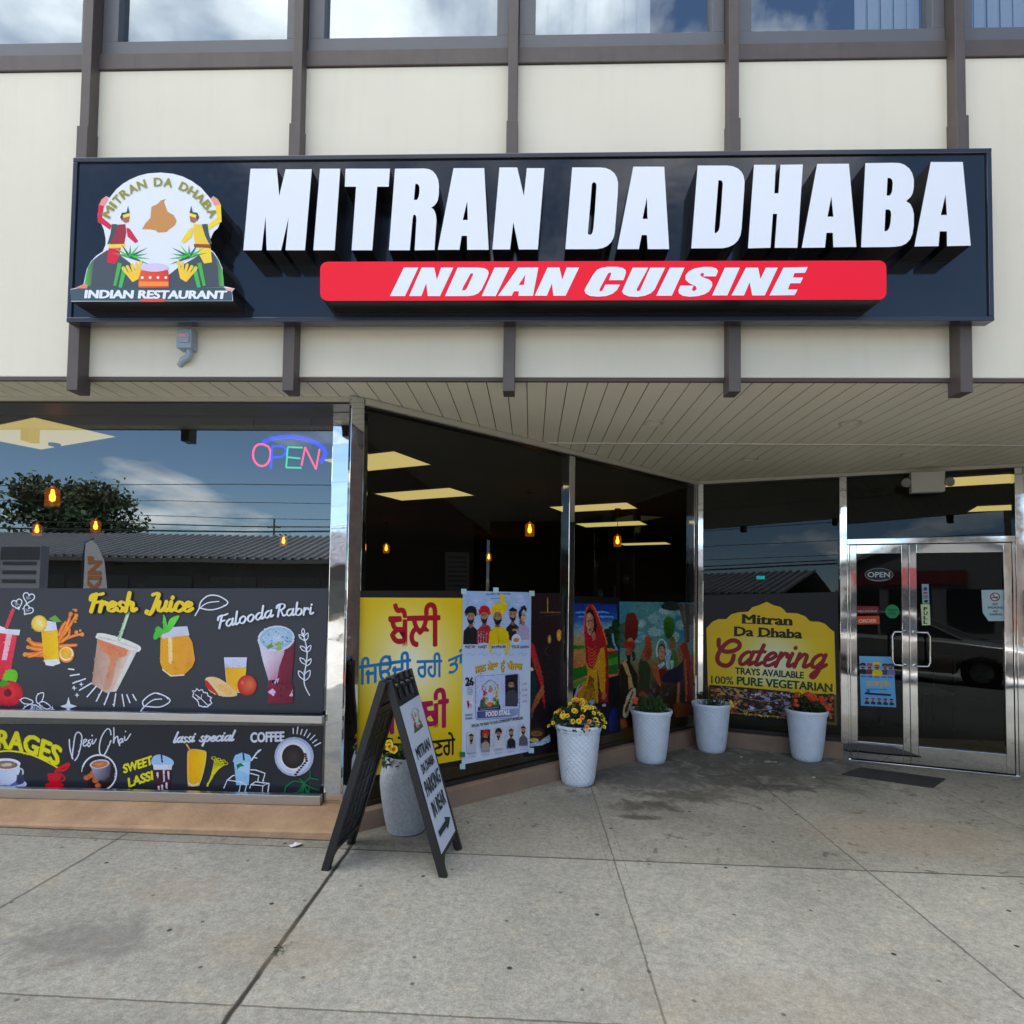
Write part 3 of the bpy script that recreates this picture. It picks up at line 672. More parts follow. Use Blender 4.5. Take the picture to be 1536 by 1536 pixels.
# glass double door, one narrow leaf and one wide leaf
zs = -.045
b = MB(M2)
b.box(1.4505, 2.7995, -.05, .03, 2.068, 2.122)
b.box(1.4505, 1.472, -.045, .025, zs, 2.066); b.box(2.778, 2.7995, -.045, .025, zs, 2.066)
b.box(1.4505, 2.7995, -.07, .04, zs-.04, zs+.004)
DR = b.build('entrance_door', M_chrome, bld, bevel=.003)
def leaf(s0, s1, name, st, hs):
    b = MB(M2); z0, z1 = zs+.012, 2.060
    b.box(s0, s0+st, -.035, .010, z0, z1); b.box(s1-st, s1, -.035, .010, z0, z1)
    b.box(s0+st, s1-st, -.034, .009, z0, z0+.17); b.box(s0+st, s1-st, -.034, .009, z1-.085, z1)
    o = b.build(name, M_chrome, DR, bevel=.003)
    g = MB(M2); g.quad((s0+st, -.012, z0+.17), (s1-st, -.012, z0+.17), (s1-st, -.012, z1-.085), (s0+st, -.012, z1-.085)); g.build('door_glass', M_glassR, DR)
    h = MB(M2); x = s0+.035 if hs < 0 else s1-.035; w_ = .115*hs*-1
    for zz in (0,):
        P = [(x, -.036, 1.22), (x, -.075, 1.22), (x+w_*.25, -.095, 1.22), (x+w_*.85, -.095, 1.218), (x+w_, -.095, 1.18), (x+w_, -.095, .94), (x+w_*.85, -.095, .902), (x+w_*.25, -.095, .90), (x, -.075, .90), (x, -.036, .90)]
        h.tube(P, .0105, 10)
    h.build('door_handle', chrome('handle_steel', .12, 0, 1, (.72, .71, .70)), DR, smooth=True)
leaf(1.475, 1.971, 'door_leaf', .058, 1)
leaf(1.975, 2.775, 'door_leaf', .062, -1)

# small fittings of the building
for k, (x, y) in enumerate(((1.022, .841), (2.424, .822), (2.122, 1.959), (3.42, 1.748))):
    b = MB(); b.lathe([(.075, -.001), (.075, -.006), (.066, -.009), (.060, -.004), (.058, 0.004), (.001, .006)], 24, (x, y, SOF))
    b.build('recessed_downlight', mat('downlight_trim', (.47, .45, .39), .5), bld, smooth=True)
# ------------------------------------------------------------------ the big shop sign
M_print = print_mat('printed_ink', .45, .35)
M_vinyl = print_mat('vinyl_ink', .32, .4)
M_paint = print_mat('painted_picture', .5, .3, brush=.5)
M_face = print_mat('sign_face_ink', .25, .4)
M_black = mat('black_return_metal', (.006, .006, .007), .38)
M_white = mat('white_letter_acrylic', (.78, .815, .90), .28, coat=.1)
def sign_gloss():
    m = chrome('x_tmp', .1); N, L = nodes(m); m.name = 'black_gloss_panel'
    b = N['Principled BSDF']; b.inputs['Metallic'].default_value = 0; b.inputs['Base Color'].default_value = (.008, .010, .016, 1)
    b.inputs['Specular IOR Level'].default_value = .6; b.inputs['IOR'].default_value = 1.5; b.inputs['Coat Weight'].default_value = .15; b.inputs['Coat Roughness'].default_value = .02
    for n in N:
        if n.type == 'BUMP': n.inputs['Strength'].default_value = .10
        if n.type == 'MAP_RANGE': n.inputs[3].default_value = .08; n.inputs[4].default_value = .16
    return m
M_gloss = sign_gloss()
SX0, SX1, SZ0, SZ1 = -2.592, 2.705, 3.078, 4.066
sign = thing('shop_sign', (0, -.1, SZ0), 'long black shop sign with raised white letters MITRAN DA DHABA and red bar', 'sign')
b = MB(); b.box(SX0+.012, SX1-.012, -.148, -.090, SZ0+.012, SZ1-.012); b.build('sign_cabinet', M_gloss, sign)
b = MB(); t = .028
b.box(SX0, SX1, -.160, -.088, SZ0, SZ0+t); b.box(SX0, SX1, -.160, -.088, SZ1-t, SZ1)
b.box(SX0, SX0+t, -.159, -.089, SZ0+t, SZ1-t); b.box(SX1-t, SX1, -.159, -.089, SZ0+t, SZ1-t)
b.build('sign_frame', mat('navy_frame_metal', (.018, .021, .034), .25, coat=.3), sign, bevel=.004)

FACE = Plane((0, -.29, 0), (0, -1, 0)); BACK_Y = -.149
def solid_letter(outer, holes, name, parent, face_m, side_m, plane=FACE, depth=.141):
    loops = [[plane.at(*p) for p in outer]]+[[plane.at(*p) for p in h] for h in holes]
    flat = [p for l in loops for p in l]; off = -plane.n*depth
    m = MB(); m.cur = 0; m.add(flat, [tuple(t) for t in tessellate_polygon(loops)])
    m.cur = 1
    for l in loops:
        n = len(l); m.add(list(l)+[p+off for p in l], [(i, (i+1) % n, n+(i+1) % n, n+i) for i in range(n)])
    # slim trim cap around the face
    return m.build(name, [face_m, side_m], parent)
def rnd_poly(P, big=()):                       # soften the corners listed in big
    return P
l1, l2, l3, l4, l5 = crop(350, 235, 6), crop(570, 235, 6), crop(830, 235, 6), crop(1024, 235, 6), crop(1210, 235, 6)
LET = [
 (l1((155,108),(392,108),(413,352),(470,113),(706,113),(645,842),(470,842),(498,545),(430,842),(300,842),(290,540),(255,842),(90,842)), []),
 (l1((780,108),(962,108),(912,842),(720,842)), []),
 (l1((1010,108),(1410,108),(1398,270),(1295,270),(1250,842),(1065,842),(1105,270),(1003,270)), []),
 (l2((135,108),(400,106),(440,112),(475,130),(505,165),(524,210),(531,260),(529,340),(521,390),(506,420),(485,443),(460,460),(480,472),(494,495),(504,530),(508,580),(490,840),(312,842),(328,565),(325,535),(312,522),(300,525),(293,560),(268,842),(80,842)),
  [l2((318,245),(338,246),(352,262),(356,285),(353,335),(345,370),(332,388),(305,390))]),
 (l2((662,103),(938,103),(978,838),(785,838),(783,712),(735,712),(715,838),(520,838)), [l2((785,400),(790,570),(745,570))]),
 (l2((1075,97),(1235,97),(1295,355),(1322,103),(1480,103),(1420,835),(1250,835),(1200,590),(1170,835),(1012,835)), []),
 (l3((170,97),(420,97),(470,102),(515,120),(550,150),(572,190),(582,235),(580,330),(552,690),(540,735),(518,772),(485,803),(445,822),(390,832),(108,833)),
  [l3((360,230),(378,233),(387,250),(388,275),(375,480),(360,650),(352,685),(338,702),(318,703),(310,690),(312,665),(335,400),(347,245))]),
 (l3((720,90),(998,90),(1042,832),(850,832),(842,705),(795,705),(770,832),(575,832)), [l3((842,365),(848,560),(803,560))]),
 (l4((135,80),(400,80),(450,86),(495,105),(528,135),(549,175),(557,225),(554,300),(530,650),(519,710),(497,755),(460,790),(415,812),(360,824),(78,825)),
  [l4((322,212),(345,213),(358,225),(361,250),(346,480),(333,630),(325,662),(310,682),(288,690),(288,650),(315,300))]),
 (l4((642,73),(838,73),(825,330),(862,330),(880,73),(1082,70),(1032,820),(828,820),(850,515),(812,515),(790,820),(588,825)), []),
 (l5((95,65),(380,63),(447,812),(240,815),(235,685),(178,685),(165,818),(-44,820)), [l5((222,358),(240,540),(188,540))]),
 (l5((528,58),(780,55),(840,58),(885,75),(925,108),(950,150),(965,205),(964,275),(955,325),(938,360),(895,400),(932,425),(952,465),(965,520),(964,620),(952,695),(930,745),(895,782),(850,802),(800,810),(730,813),(490,815)),
  [l5((728,192),(752,192),(768,206),(775,235),(770,305),(760,335),(745,350),(720,350)), l5((710,475),(742,475),(757,490),(761,520),(754,600),(742,645),(728,665),(700,673))]),
 (l5((1117,48),(1405,48),(1477,800),(1263,805),(1262,672),(1198,672),(1187,805),(970,808)), [l5((1250,342),(1262,525),(1208,525))]),
]
for o_, h_ in LET: solid_letter(o_, h_, 'letter', sign, M_white, M_black)

# red bar with white slanted lettering
def rrect(x0, y0, x1, y1, r, n=5):
    P = []
    for cx_, cy_, a in ((x1-r, y0+r, -90), (x1-r, y1-r, 0), (x0+r, y1-r, 90), (x0+r, y0+r, 180)):
        for i in range(n+1):
            q = math.radians(a+90*i/n); P.append((cx_+r*math.cos(q), cy_+r*math.sin(q)))
    return P
def skew(P, y0l, y0r, x0, x1): return [(x, y+y0l+(y0r-y0l)*(x-x0)/(x1-x0)) for x, y in P]
bar = skew(rrect(480.2, 392.6, 1329.6, 451.2, 11), 0, -1.8, 480, 1330)
M_red = mat('red_sign_acrylic', (.92, .012, .035), .35, spec=.2)
rb = solid_letter(bar, [], 'red_bar', sign, M_red, M_black)
r1, r2, r3 = crop(470, 380, 6), crop(700, 380, 6), crop(860, 380, 4.267)
a = Art(FACE, .0006); WH = (232, 238, 252)
for P, H in [
 (r1((815,128),(945,128),(825,385),(690,385)), []),
 (r1((975,128),(1088,128),(1112,240),(1150,128),(1260,128),(1140,385),(1030,385),(1017,268),(972,385),(862,385)), []),
 (r1((1300,128),(1480,128),(1540,135),(1570,152),(1578,178),(1565,220),(1515,325),(1485,360),(1445,378),(1390,385),(1185,385)), [r1((1415,182),(1438,180),(1436,198),(1380,318),(1365,332),(1338,336),(1350,300))]),
 (r2((252,128),(385,128),(262,385),(135,385)), []),
 (r2((465,128),(645,128),(597,383),(465,383),(472,342),(425,342),(405,383),(282,383)), [r2((530,190),(515,285),(468,285))]),
 (r2((728,128),(835,128),(860,238),(900,128),(1012,128),(890,382),(780,382),(768,270),(722,382),(612,382)), []),
 (r2((1140,190),(1175,148),(1215,130),(1270,122),(1350,122),(1400,130),(1428,148),(1434,172),(1412,242),(1280,242),(1302,180),(1290,170),(1270,185),(1195,325),(1198,345),(1220,338),(1248,282),(1380,282),(1352,332),(1310,365),(1255,385),(1180,390),(1110,384),(1070,362),(1060,335),(1075,300)), []),
 (r3((380,92),(480,92),(404,232),(410,244),(426,238),(492,92),(588,92),(520,232),(495,256),(460,271),(410,279),(355,276),(322,262),(312,244),(325,213)), []),
 (r3((618,92),(712,92),(630,272),(530,272)), []),
 (r3((718,140),(740,115),(775,97),(830,88),(885,88),(915,98),(925,115),(912,148),(830,148),(838,130),(822,125),(810,138),(825,152),(868,168),(888,185),(889,208),(870,243),(840,262),(800,274),(745,278),(700,272),(676,256),(672,238),(685,207),(770,207),(758,235),(772,243),(790,230),(784,212),(740,190),(718,170)), []),
 (r3((970,92),(1065,92),(985,270),(888,270)), []),
 (r3((1105,92),(1182,92),(1197,165),(1232,92),(1308,92),(1225,270),(1145,270),(1128,185),(1092,270),(1012,270)), []),
 (r3((1345,92),(1500,88),(1482,125),(1415,127),(1405,155),(1470,155),(1452,192),(1388,192),(1372,232),(1435,232),(1415,268),(1255,270)), [])]:
    a.poly(P, WH, H)
a.build('bar_lettering', M_face, rb)

# cut out logo board
cL = crop(100, 250, 5.908)
LFACE = Plane((0, -.275, 0), (0, -1, 0))
out = cL((40,1195),(34,1085),(78,1075),(150,1040),(162,980),(180,905),(215,840),(262,790),(320,752),(345,690),(345,640),(330,560),(308,508),(275,490),(276,420),(285,340),(310,290),(350,260),(378,278),(440,200),(500,150),(565,112),(640,80),(720,60),(830,52),(940,62),(1030,88),(1110,128),(1190,185),(1290,300),(1325,298),(1355,330),(1366,400),(1362,490),(1340,545),(1305,575),(1275,640),(1262,720),(1310,765),(1350,830),(1380,900),(1396,1060),(1490,1080),(1466,1108),(1475,1190))
lb = solid_letter(out, [], 'logo_board', sign, M_white, M_black, LFACE, .125)
def logo(a, T, full=True):
    """the shop's emblem: arch of lettering, two dancers, drum, leaves and yellow petals; T maps crop points to pixels"""
    G1, G2, GY = (62, 70, 78), (90, 190, 70), (78, 84, 92)
    a.poly(T((40,1190),(36,1088),(160,1072),(1400,1072),(1464,1110),(1470,1188)), (70, 92, 98))
    a.poly(T((155,1062),(172,960),(190,890),(225,835),(290,785),(360,740),(440,760),(560,850),(640,950),(640,1075),(160,1075)), GY, grad=(T(150, 1000), T(330, 960), GY) if False else (T(170, 980), T(300, 960), GY))
    a.poly(T((155,1058),(172,960),(190,890),(225,835),(255,812),(235,900),(215,1058)), G2, grad=(T(165, 950), T(250, 950), GY))
    a.poly(T((1395,1070),(1392,990),(1378,910),(1345,830),(1300,765),(1255,735),(1150,800),(980,900),(905,960),(905,1075)), GY)
    a.poly(T((1393,1062),(1390,990),(1376,910),(1345,835),(1318,800),(1340,900),(1350,1062)), G2, grad=(T(1390, 960), T(1310, 960), GY))
    a.poly(T((78,1078),(150,1042),(188,1048),(180,1080)), (236, 140, 110)); a.poly(T((1400,1075),(1485,1082),(1466,1104),(1420,1100)), (240, 170, 150))
    a.poly(T((668,555),(700,500),(742,455),(752,355),(800,335),(835,300),(880,285),(862,312),(895,400),(950,430),(975,480),(960,520),(905,560),(885,580),(810,585),(790,565),(740,555)), (205, 145, 82))
    for sgn in (0, 1):
        X = (lambda *p: T(*p)) if not sgn else (lambda *p: T(*[(1650-q[0], q[1]) for q in p]))
        c1, c2 = ((214, 40, 70), (160, 50, 60)) if not sgn else ((245, 215, 50), (240, 205, 60))
        a.poly(X((275,490),(283,340),(310,290),(350,262),(372,285),(330,360),(315,450),(400,520),(385,560),(310,508)), c1)
        a.poly(X((290,340),(312,290),(350,262),(372,288),(335,350)), (238, 150, 150))
        a.poly(X((400,510),(450,510),(440,590),(390,680),(360,690),(390,590)), (72, 86, 84))
        a.poly(X((452,515),(520,510),(530,580),(510,690),(385,690),(420,620)), c2)
        a.poly(X((530,540),(560,550),(635,660),(610,680),(540,620)), c1)
        a.poly(X((375,690),(520,685),(520,715),(370,722)), (245, 215, 70) if not sgn else (150, 80, 40))
        a.poly(X((372,725),(480,722),(470,790),(430,860),(360,850)), (226, 30, 60) if not sgn else (248, 215, 60))
        a.poly(X((485,470),(520,500),(552,490),(560,440),(500,440)), (170, 110, 80))
        a.poly(X((475,450),(490,410),(560,400),(556,425),(500,450),(490,480)), (66, 74, 82)); a.poly(X((498,430),(555,412),(560,440),(505,455)), (248, 220, 70)); a.poly(X((530,410),(545,345),(558,405)), (60, 90, 90))
        for i in range(9):
            an = math.radians(-160+i*24); L_ = 170+20*(i % 3)
            cx_, cy_ = 560, 800; p = (cx_+L_*math.cos(an), cy_+L_*.62*math.sin(an))
            q = (math.sin(an)*13, -math.cos(an)*13); col = ((60, 160, 80), (90, 200, 70), (30, 110, 90))[i % 3]
            a.poly(X((cx_-q[0], cy_-q[1]), p, (cx_+q[0], cy_+q[1])), col)
        a.poly(X((455,850),(490,860),(440,1060),(415,1055)), (80, 180, 80)); a.poly(X((500,880),(540,890),(490,1075),(460,1070)), (70, 190, 90))
        for i in range(5):
            p0, p1 = (590, 1010), (500+i*40, 900-14*i)
            a.stroke(list(X((p0[0]+i*10, p0[1]-i*6), p1)), 26/T.k, (250, 205, 60), sm=False)
    a.poly(T((640,1075),(640,990),(665,920),(900,920),(910,990),(905,1075)), (236, 96, 52), grad=(T(640, 1000), T(905, 1000), (228, 60, 40)))
    a.poly(T((640,1020),(905,1020),(905,1060),(640,1060)), (250, 150, 60)); a.ell(*T(780, 895), 125/T.k, 38/T.k, (215, 205, 235)); 
    for i in range(4): a.ell(*T(672+70*i, 985), 13/T.k, 13/T.k, (250, 240, 235), n=8)
    a.poly(T((650,1175),(880,1172),(870,1200),(665,1200)), (226, 80, 60))
    if full:
        a.text('INDIAN RESTAURANT', T(165, 1165), T(1410, 1172), (1.5, -68/T.k), (235, 238, 250), bold=.05)
    # arched name
    word = 'MITRAN DA DHABA'; n = len(word); R_ = 505; cx_, cy_ = 828, 640
    adv = {'M': 1.35, 'I': .55, ' ': .7, 'T': .95, 'R': 1.02, 'A': 1.08, 'N': 1.1, 'D': 1.08, 'H': 1.08, 'B': 1.02}
    tot = sum(adv[c] for c in word); run = 0
    for ch in word:
        mid = run+adv[ch]/2; run += adv[ch]
        if ch == ' ': continue
        an = math.radians(-158+136*mid/tot); ca, sa = math.cos(an), math.sin(an)
        c = (cx_+R_*ca*.955, cy_+R_*sa*.92); t_ = (-sa, ca); w_ = 40*adv[ch]-(8 if ch != 'I' else 14)
        a.text(ch, T(c[0]-t_[0]*w_, c[1]-t_[1]*w_), T(c[0]+t_[0]*w_, c[1]+t_[1]*w_), (ca*74/T.k, sa*74/T.k), (150, 146, 36), bold=.03)
a = Art(LFACE, .0006); logo(a, cL); a.build('logo_print', M_face, lb)

b = MB(); b.box(-1.985, -1.895, -.075, -.002, 2.962, 3.075); b.box(-1.972, -1.905, -.083, -.074, 2.99, 3.05)
sb = thing('electrical_switch_box', (-1.94, 0, 2.96), 'small grey electrical disconnect box with conduit elbow on cream panel below sign', 'switch box')
M_grey = mat('grey_enamel', (.30, .36, .43), .35, var=.08)
b.build('box', M_grey, sb, bevel=.004)
b = MB(); b.tube([(-1.925, -.036, 2.962), (-1.925, -.036, 2.935), (-1.935, -.036, 2.915), (-1.965, -.03, 2.905), (-2.00, .0, 2.885)], .019, 10); b.build('conduit', M_grey, sb, smooth=True)
b = MB(); b.tube([(-1.92, -.05, 3.075), (-1.92, -.05, 3.0785)], .02, 10); b.build('conduit', M_grey, sb)
b = MB(); b.box(-1.97, -1.92, -.086, -.083, 3.022, 3.04); b.build('warning_sticker', mat('sticker_red_white', (.6, .3, .3), .5), sb)
# ------------------------------------------------------------------ printed graphics on the street window
PG = Plane((0, GLY_Y-.006, 0), (0, -1, 0))
cA, cB, cC, cD = crop(0, 875, 6.0), crop(240, 875, 5.908), crop(0, 1080, 6.144), crop(240, 1080, 5.908)
W_ = (228, 234, 248)
def star4(a, c, r, col):
    P = []
    for i in range(8):
        q = math.pi*i/4; rr = r if i % 2 == 0 else r*.32
        P.append((c[0]+rr*math.sin(q)*.9, c[1]-rr*math.cos(q)))
    a.poly(P, col)
a = Art(PG)
BK = (50, 54, 64)
a.poly([(-60, 882.5), (493, 882.5), (484, 1070), (-60, 1069)], BK)
# raspberry shake at the edge
a.poly(cA((-60,440),(160,440),(95,790),(60,860),(-60,860)), (214, 10, 48), grad=(cA(-60, 600), cA(150, 600), (240, 60, 90)))
a.poly(cA((60,455),(110,460),(60,690),(15,690)), (246, 190, 205)); a.poly(cA((-60,405),(182,418),(172,468),(-60,440)), (222, 226, 240))
a.poly(cA((-60,395),(-10,380),(45,400),(60,425),(-60,420)), (235, 236, 246)); a.stroke(cA((60,390),(118,240)), 5, (226, 60, 80))
a.poly(cA((25,860),(55,790),(120,775),(155,800),(155,860),(125,905),(70,910)), (110, 205, 30), sm=True)
a.ell(*cA(80, 990), 21, 19.5, (200, 8, 40), (245, 40, 60), mo=(3, -4)); a.ell(*cA(70, 985), 6, 6, (120, 0, 30))
a.poly(cA((-20,900),(40,870),(90,905),(20,935)), (70, 160, 20))
# hearts
for (hx, hy, s_, ro) in ((257, 130, 52, .25), (155, 185, 48, -.3), (252, 240, 46, .6)):
    P = []
    for i in range(25):
        t = 2*math.pi*i/24; x = 16*math.sin(t)**3/16*s_; y = -(13*math.cos(t)-5*math.cos(2*t)-2*math.cos(3*t)-math.cos(4*t))/15*s_
        P.append((hx+x*math.cos(ro)-y*math.sin(ro), hy+x*math.sin(ro)+y*math.cos(ro)))
    a.stroke(cA(*P), 1.6, W_, sm=False)
    for i in range(5): a.stroke(cA((hx-20+i*9, hy-15+4*i), (hx-10+i*8, hy+18-3*i)), .7, (180, 186, 196), sm=False)
# orange splash, glass, slices
for P, w in (([(400,560),(300,545),(262,500)],9), ([(400,600),(320,590),(262,575)],8), ([(400,640),(300,640),(232,640)],9), ([(420,600),(330,640),(260,660)],7), ([(520,500),(580,430),(640,280)],7), ([(520,520),(600,430),(690,280)],6),
             ([(530,530),(640,480),(740,455)],6), ([(540,570),(620,560),(690,555)],7), ([(530,470),(560,400),(590,350)],6), ([(560,520),(620,470),(630,410)],6)):
    a.stroke(cA(*P), w, (236, 120, 36), w1=w*.55); a.stroke(cA(*P), w*.35, (250, 170, 80), w1=w*.2)
for x, y, r in ((640,275,3.2), (685,243,2.4), (665,235,1.4), (690,290,3), (742,460,3.2), (725,425,2), (680,345,2), (265,510,3.5), (255,575,3), (230,640,3.6), (690,440,3), (690,318,2)): a.ell(*cA(x, y), r, r, (240, 150, 60), n=10)
a.poly(cA((440,320),(500,285),(560,345),(500,350)), (110, 170, 70)); a.poly(cA((425,335),(505,350),(520,440),(385,440),(395,380)), (222, 226, 246))
a.poly(cA((375,430),(520,420),(535,690),(400,700)), (246, 186, 10), grad=(cA(375, 560), cA(460, 560), (250, 210, 20)))
a.poly(cA((400,690),(535,680),(545,722),(470,745),(415,735)), (236, 238, 240)); a.ell(*cA(357, 362), 12, 12.5, (236, 190, 40)); a.ell(*cA(357, 362), 10, 10.5, (250, 214, 90), (252, 235, 150))
a.stroke(cA((330,325),(365,345),(385,400)), 1.6, (240, 235, 200)); a.ell(*cA(600, 640), 12, 12.5, (240, 140, 40)); a.ell(*cA(600, 635), 10.4, 10.5, (250, 236, 210)); a.ell(*cA(598, 630), 8.6, 8.6, (248, 184, 30), (250, 205, 70))
# plastic cup of iced tea
a.poly(cA((880,500),(1200,600),(1180,680),(1040,970),(960,985),(830,905)), (190, 150, 130), grad=(cA(850, 760), cA(1100, 800), (232, 205, 190)))
a.poly(cA((885,505),(1130,585),(1150,640),(1060,700),(1000,930),(930,930),(990,690),(920,600)), (226, 134, 92), grad=(cA(1000, 580), cA(980, 930), (208, 160, 136)), sm=True)
a.poly(cA((1180,610),(1235,612),(1180,720),(1050,972),(1015,975)), (226, 224, 220)); a.poly(cA((865,490),(885,450),(960,455),(1120,500),(1255,560),(1268,600),(1225,615),(1060,560),(900,505)), (232, 230, 224), sm=True)
a.stroke(cA((890,480),(1060,525),(1240,590)), 1.2, (200, 200, 196)); a.stroke(cA((1075,505),(1158,262)), 5, (170, 206, 170)); a.stroke(cA((1080,500),(1162,262)), 1.6, (215, 236, 215))
for i, (x0, y0, x1, y1) in enumerate(((620,770,668,775), (638,830,716,818), (660,898,772,858), (718,962,826,898), (788,1020,870,925), (870,1060,922,960), (942,1092,984,985), (1030,1100,1045,992), (1120,1105,1102,1000), (1172,1072,1145,1002), (1228,1052,1198,1000))): a.stroke(cA((x0, y0), (x1, y1)), 2.0, W_, sm=False)
star4(a, cA(620, 1105), 14, W_); star4(a, cA(672, 942), 4.5, W_); star4(a, cA(735, 908), 4.2, W_); star4(a, cA(697, 1005), 4.2, W_); star4(a, cA(475, 1140), 7, W_)
for P in ([(190,1050),(230,1030),(300,1060),(280,1085),(220,1080)], [(330,1040),(345,1000),(395,985),(385,1050),(345,1080)], [(355,1085),(400,1065),(460,1110),(420,1130)], [(215,1130),(270,1090),(300,1100),(250,1165)], [(300,1100),(340,1100),(400,1160),(320,1165)]):
    a.stroke(cA(*P), 1.5, W_, closed=True)
for i in range(8): a.stroke(cA((285+i*14, 1090+8*(i % 3)), (290+i*16, 1160)), 1.0, (200, 206, 220), sm=False)
def leaf_(a, T, P, rib, stem):
    a.stroke(T(*P), 1.9, W_, closed=False); a.stroke(T(*rib), 1.6, W_); a.stroke(T(*stem), 1.8, W_)
leaf_(a, cA, [(1300,1110),(1290,1060),(1360,1000),(1430,990),(1535,1050),(1450,1110),(1310,1105)], [(1305,1105),(1380,1050),(1460,1040)], [(1310,1100),(1262,1160)])
leaf_(a, cB, [(350,225),(365,165),(420,115),(480,105),(540,120),(605,170),(540,215),(450,235),(360,220)], [(350,225),(420,175),(525,160)], [(355,215),(315,285)])
# orange tumbler with mint
a.poly(cB((10,450),(250,450),(290,520),(315,680),(290,740),(215,815),(100,825),(30,765),(5,700)), (238, 170, 20), grad=(cB(20, 600), cB(300, 620), (232, 160, 50)))
a.poly(cB((20,450),(70,390),(245,380),(265,460),(140,470),(15,490)), (205, 212, 232)); a.poly(cB((75,480),(110,480),(115,700),(95,720),(80,700)), (250, 220, 150)); a.stroke(cB((30,765),(100,820),(215,812)), 2, (240, 226, 200), sm=False)
for P in ([(40,440),(30,340),(40,280),(60,330),(70,420)], [(60,430),(90,320),(175,285),(150,340),(95,420)], [(10,440),(-30,420),(-55,470),(-40,500),(20,460)], [(50,430),(-10,380),(-40,420),(20,445)]): a.poly(cB(*P), (70, 190, 60), sm=True, grad=(cB(0, 450), cB(100, 300), (110, 220, 80)))
# apple juice
a.poly(cB((570,655),(775,655),(740,970),(600,970)), (206, 212, 238)); a.poly(cB((580,745),(770,745),(742,965),(605,965)), (238, 170, 30), grad=(cB(600, 800), cB(760, 850), (246, 200, 50)))
a.poly(cB((405,860),(430,830),(510,835),(600,890),(690,985),(600,1005),(520,990),(440,950)), (236, 205, 150), sm=True); a.poly(cB((405,860),(425,930),(520,990),(480,930),(430,870)), (206, 40, 36), sm=True)
a.poly(cB((500,920),(560,890),(650,960),(600,980)), (240, 190, 110), sm=True); a.ell(*cB(775, 903), 14.6, 15.5, (190, 30, 34), (232, 120, 70), mo=(7, -2)); a.ell(*cB(735, 880), 4, 4, (225, 50, 60), (240, 110, 110))
# falooda glass
a.poly(cB((868,480),(1198,480),(1190,620),(1170,860),(1190,950),(1180,1060),(965,1065),(955,930),(965,860),(915,690)), (150, 26, 66), grad=(cB(930, 700), cB(1190, 760), (110, 20, 50)))
a.poly(cB((870,490),(1110,600),(1060,740),(1040,850),(965,860),(915,690)), (225, 218, 236), grad=(cB(960, 700), cB(1080, 780), (190, 130, 160)))
a.ell(*cB(1032, 490), 28, 19.5, (206, 214, 240), rot=-.1); a.ell(*cB(1036, 485), 25, 16.5, (150, 186, 214), (196, 216, 236), rot=-.1)
for i in range(26):
    x, y = 1036+rnd.uniform(-120, 120), 470+rnd.uniform(-70, 60); a.ell(*cB(x, y), rnd.uniform(.8, 2), rnd.uniform(.6, 1.2), ((90, 140, 170), (230, 240, 250), (70, 110, 140))[i % 3], n=7)
for P in ([(945,560),(990,530),(1010,560),(960,585)], [(1010,545),(1060,515),(1100,530),(1060,560)], [(1020,580),(1070,555),(1090,580),(1050,600)]): a.poly(cB(*P), (110, 140, 50), grad=(cB(950, 540), cB(1090, 590), (170, 190, 90)))
for P in ([(960,870),(1000,900),(1030,850),(1060,840),(1040,900)], [(960,960),(1000,930),(1030,960),(1010,1000)], [(1150,1000),(1180,940),(1180,1000)]): a.poly(cB(*P), (226, 190, 226))
for i in range(8): a.poly(cB(*[(970+i*26, 880+12*(i % 3)), (985+i*26, 850+15*(i % 2)), (1000+i*24, 900)]), (90, 10, 46))
# sprig
a.stroke(cB((1270,440),(1300,560),(1305,660),(1280,870),(1328,990)), 1.7, W_)
for (x, y, dx_, dy_) in ((1285,500,-50,-45), (1285,510,28,-70), (1300,600,-52,-45), (1302,610,38,-60), (1298,715,-54,-55), (1298,730,45,-60), (1282,850,-50,-75), (1282,860,50,-90), (1272,460,0,-60)):
    nx_, ny_ = -dy_*.22, dx_*.22
    a.stroke(cB((x, y), (x+dx_*.5+nx_, y+dy_*.5+ny_), (x+dx_, y+dy_), (x+dx_*.5-nx_, y+dy_*.5-ny_)), 1.4, W_, closed=True)
P = [(330,1030),(295,1000),(305,970),(290,950),(320,955),(330,930),(350,950),(380,940),(390,965),(425,970),(430,995),(460,1010),(450,1035),(465,1060),(440,1075),(430,1092),(385,1093),(350,1080),(345,1050)]
a.stroke(cB(*P), 1.8, W_, closed=True, sm=False); a.stroke(cB((320,985),(370,1020),(430,1080)), 1.2, W_, sm=False); a.stroke(cB((335,1025),(370,1020),(375,985)), 1.0, W_, sm=False)
BKL = BK
a.daub((0, 905, 475, 1066), 5200, .85, .20, 12, skip=BK)
# lettering
for off, col in (((1.0, 1.0), (70, 58, 20)), ((0, 0), (240, 206, 40))):
    a.script('Fresh', (133, 917), (205, 916.5), (1.2, -14.2), col, 6.4, .12, off=off, nib=(.34, math.radians(20)))
    a.script('Juice', (220.5, 916.8), (289, 917), (1.2, -14.2), col, 6.2, .12, off=off, nib=(.34, math.radians(20)))
    if col[0] < 100: pass
a.script('Falooda', (326, 943), (410, 925), (.6, -10.2), W_, 3.2, .06, nib=(.35, math.radians(20))); a.script('Rabri', (414, 925), (471, 921), (.6, -10.0), W_, 3.1, .06, nib=(.35, math.radians(20)))
o = a.build('juice_window_graphic', M_vinyl); tag(o, 'dark vinyl window graphic reading Fresh Juice and Falooda Rabri with pictured drinks', 'window graphic')

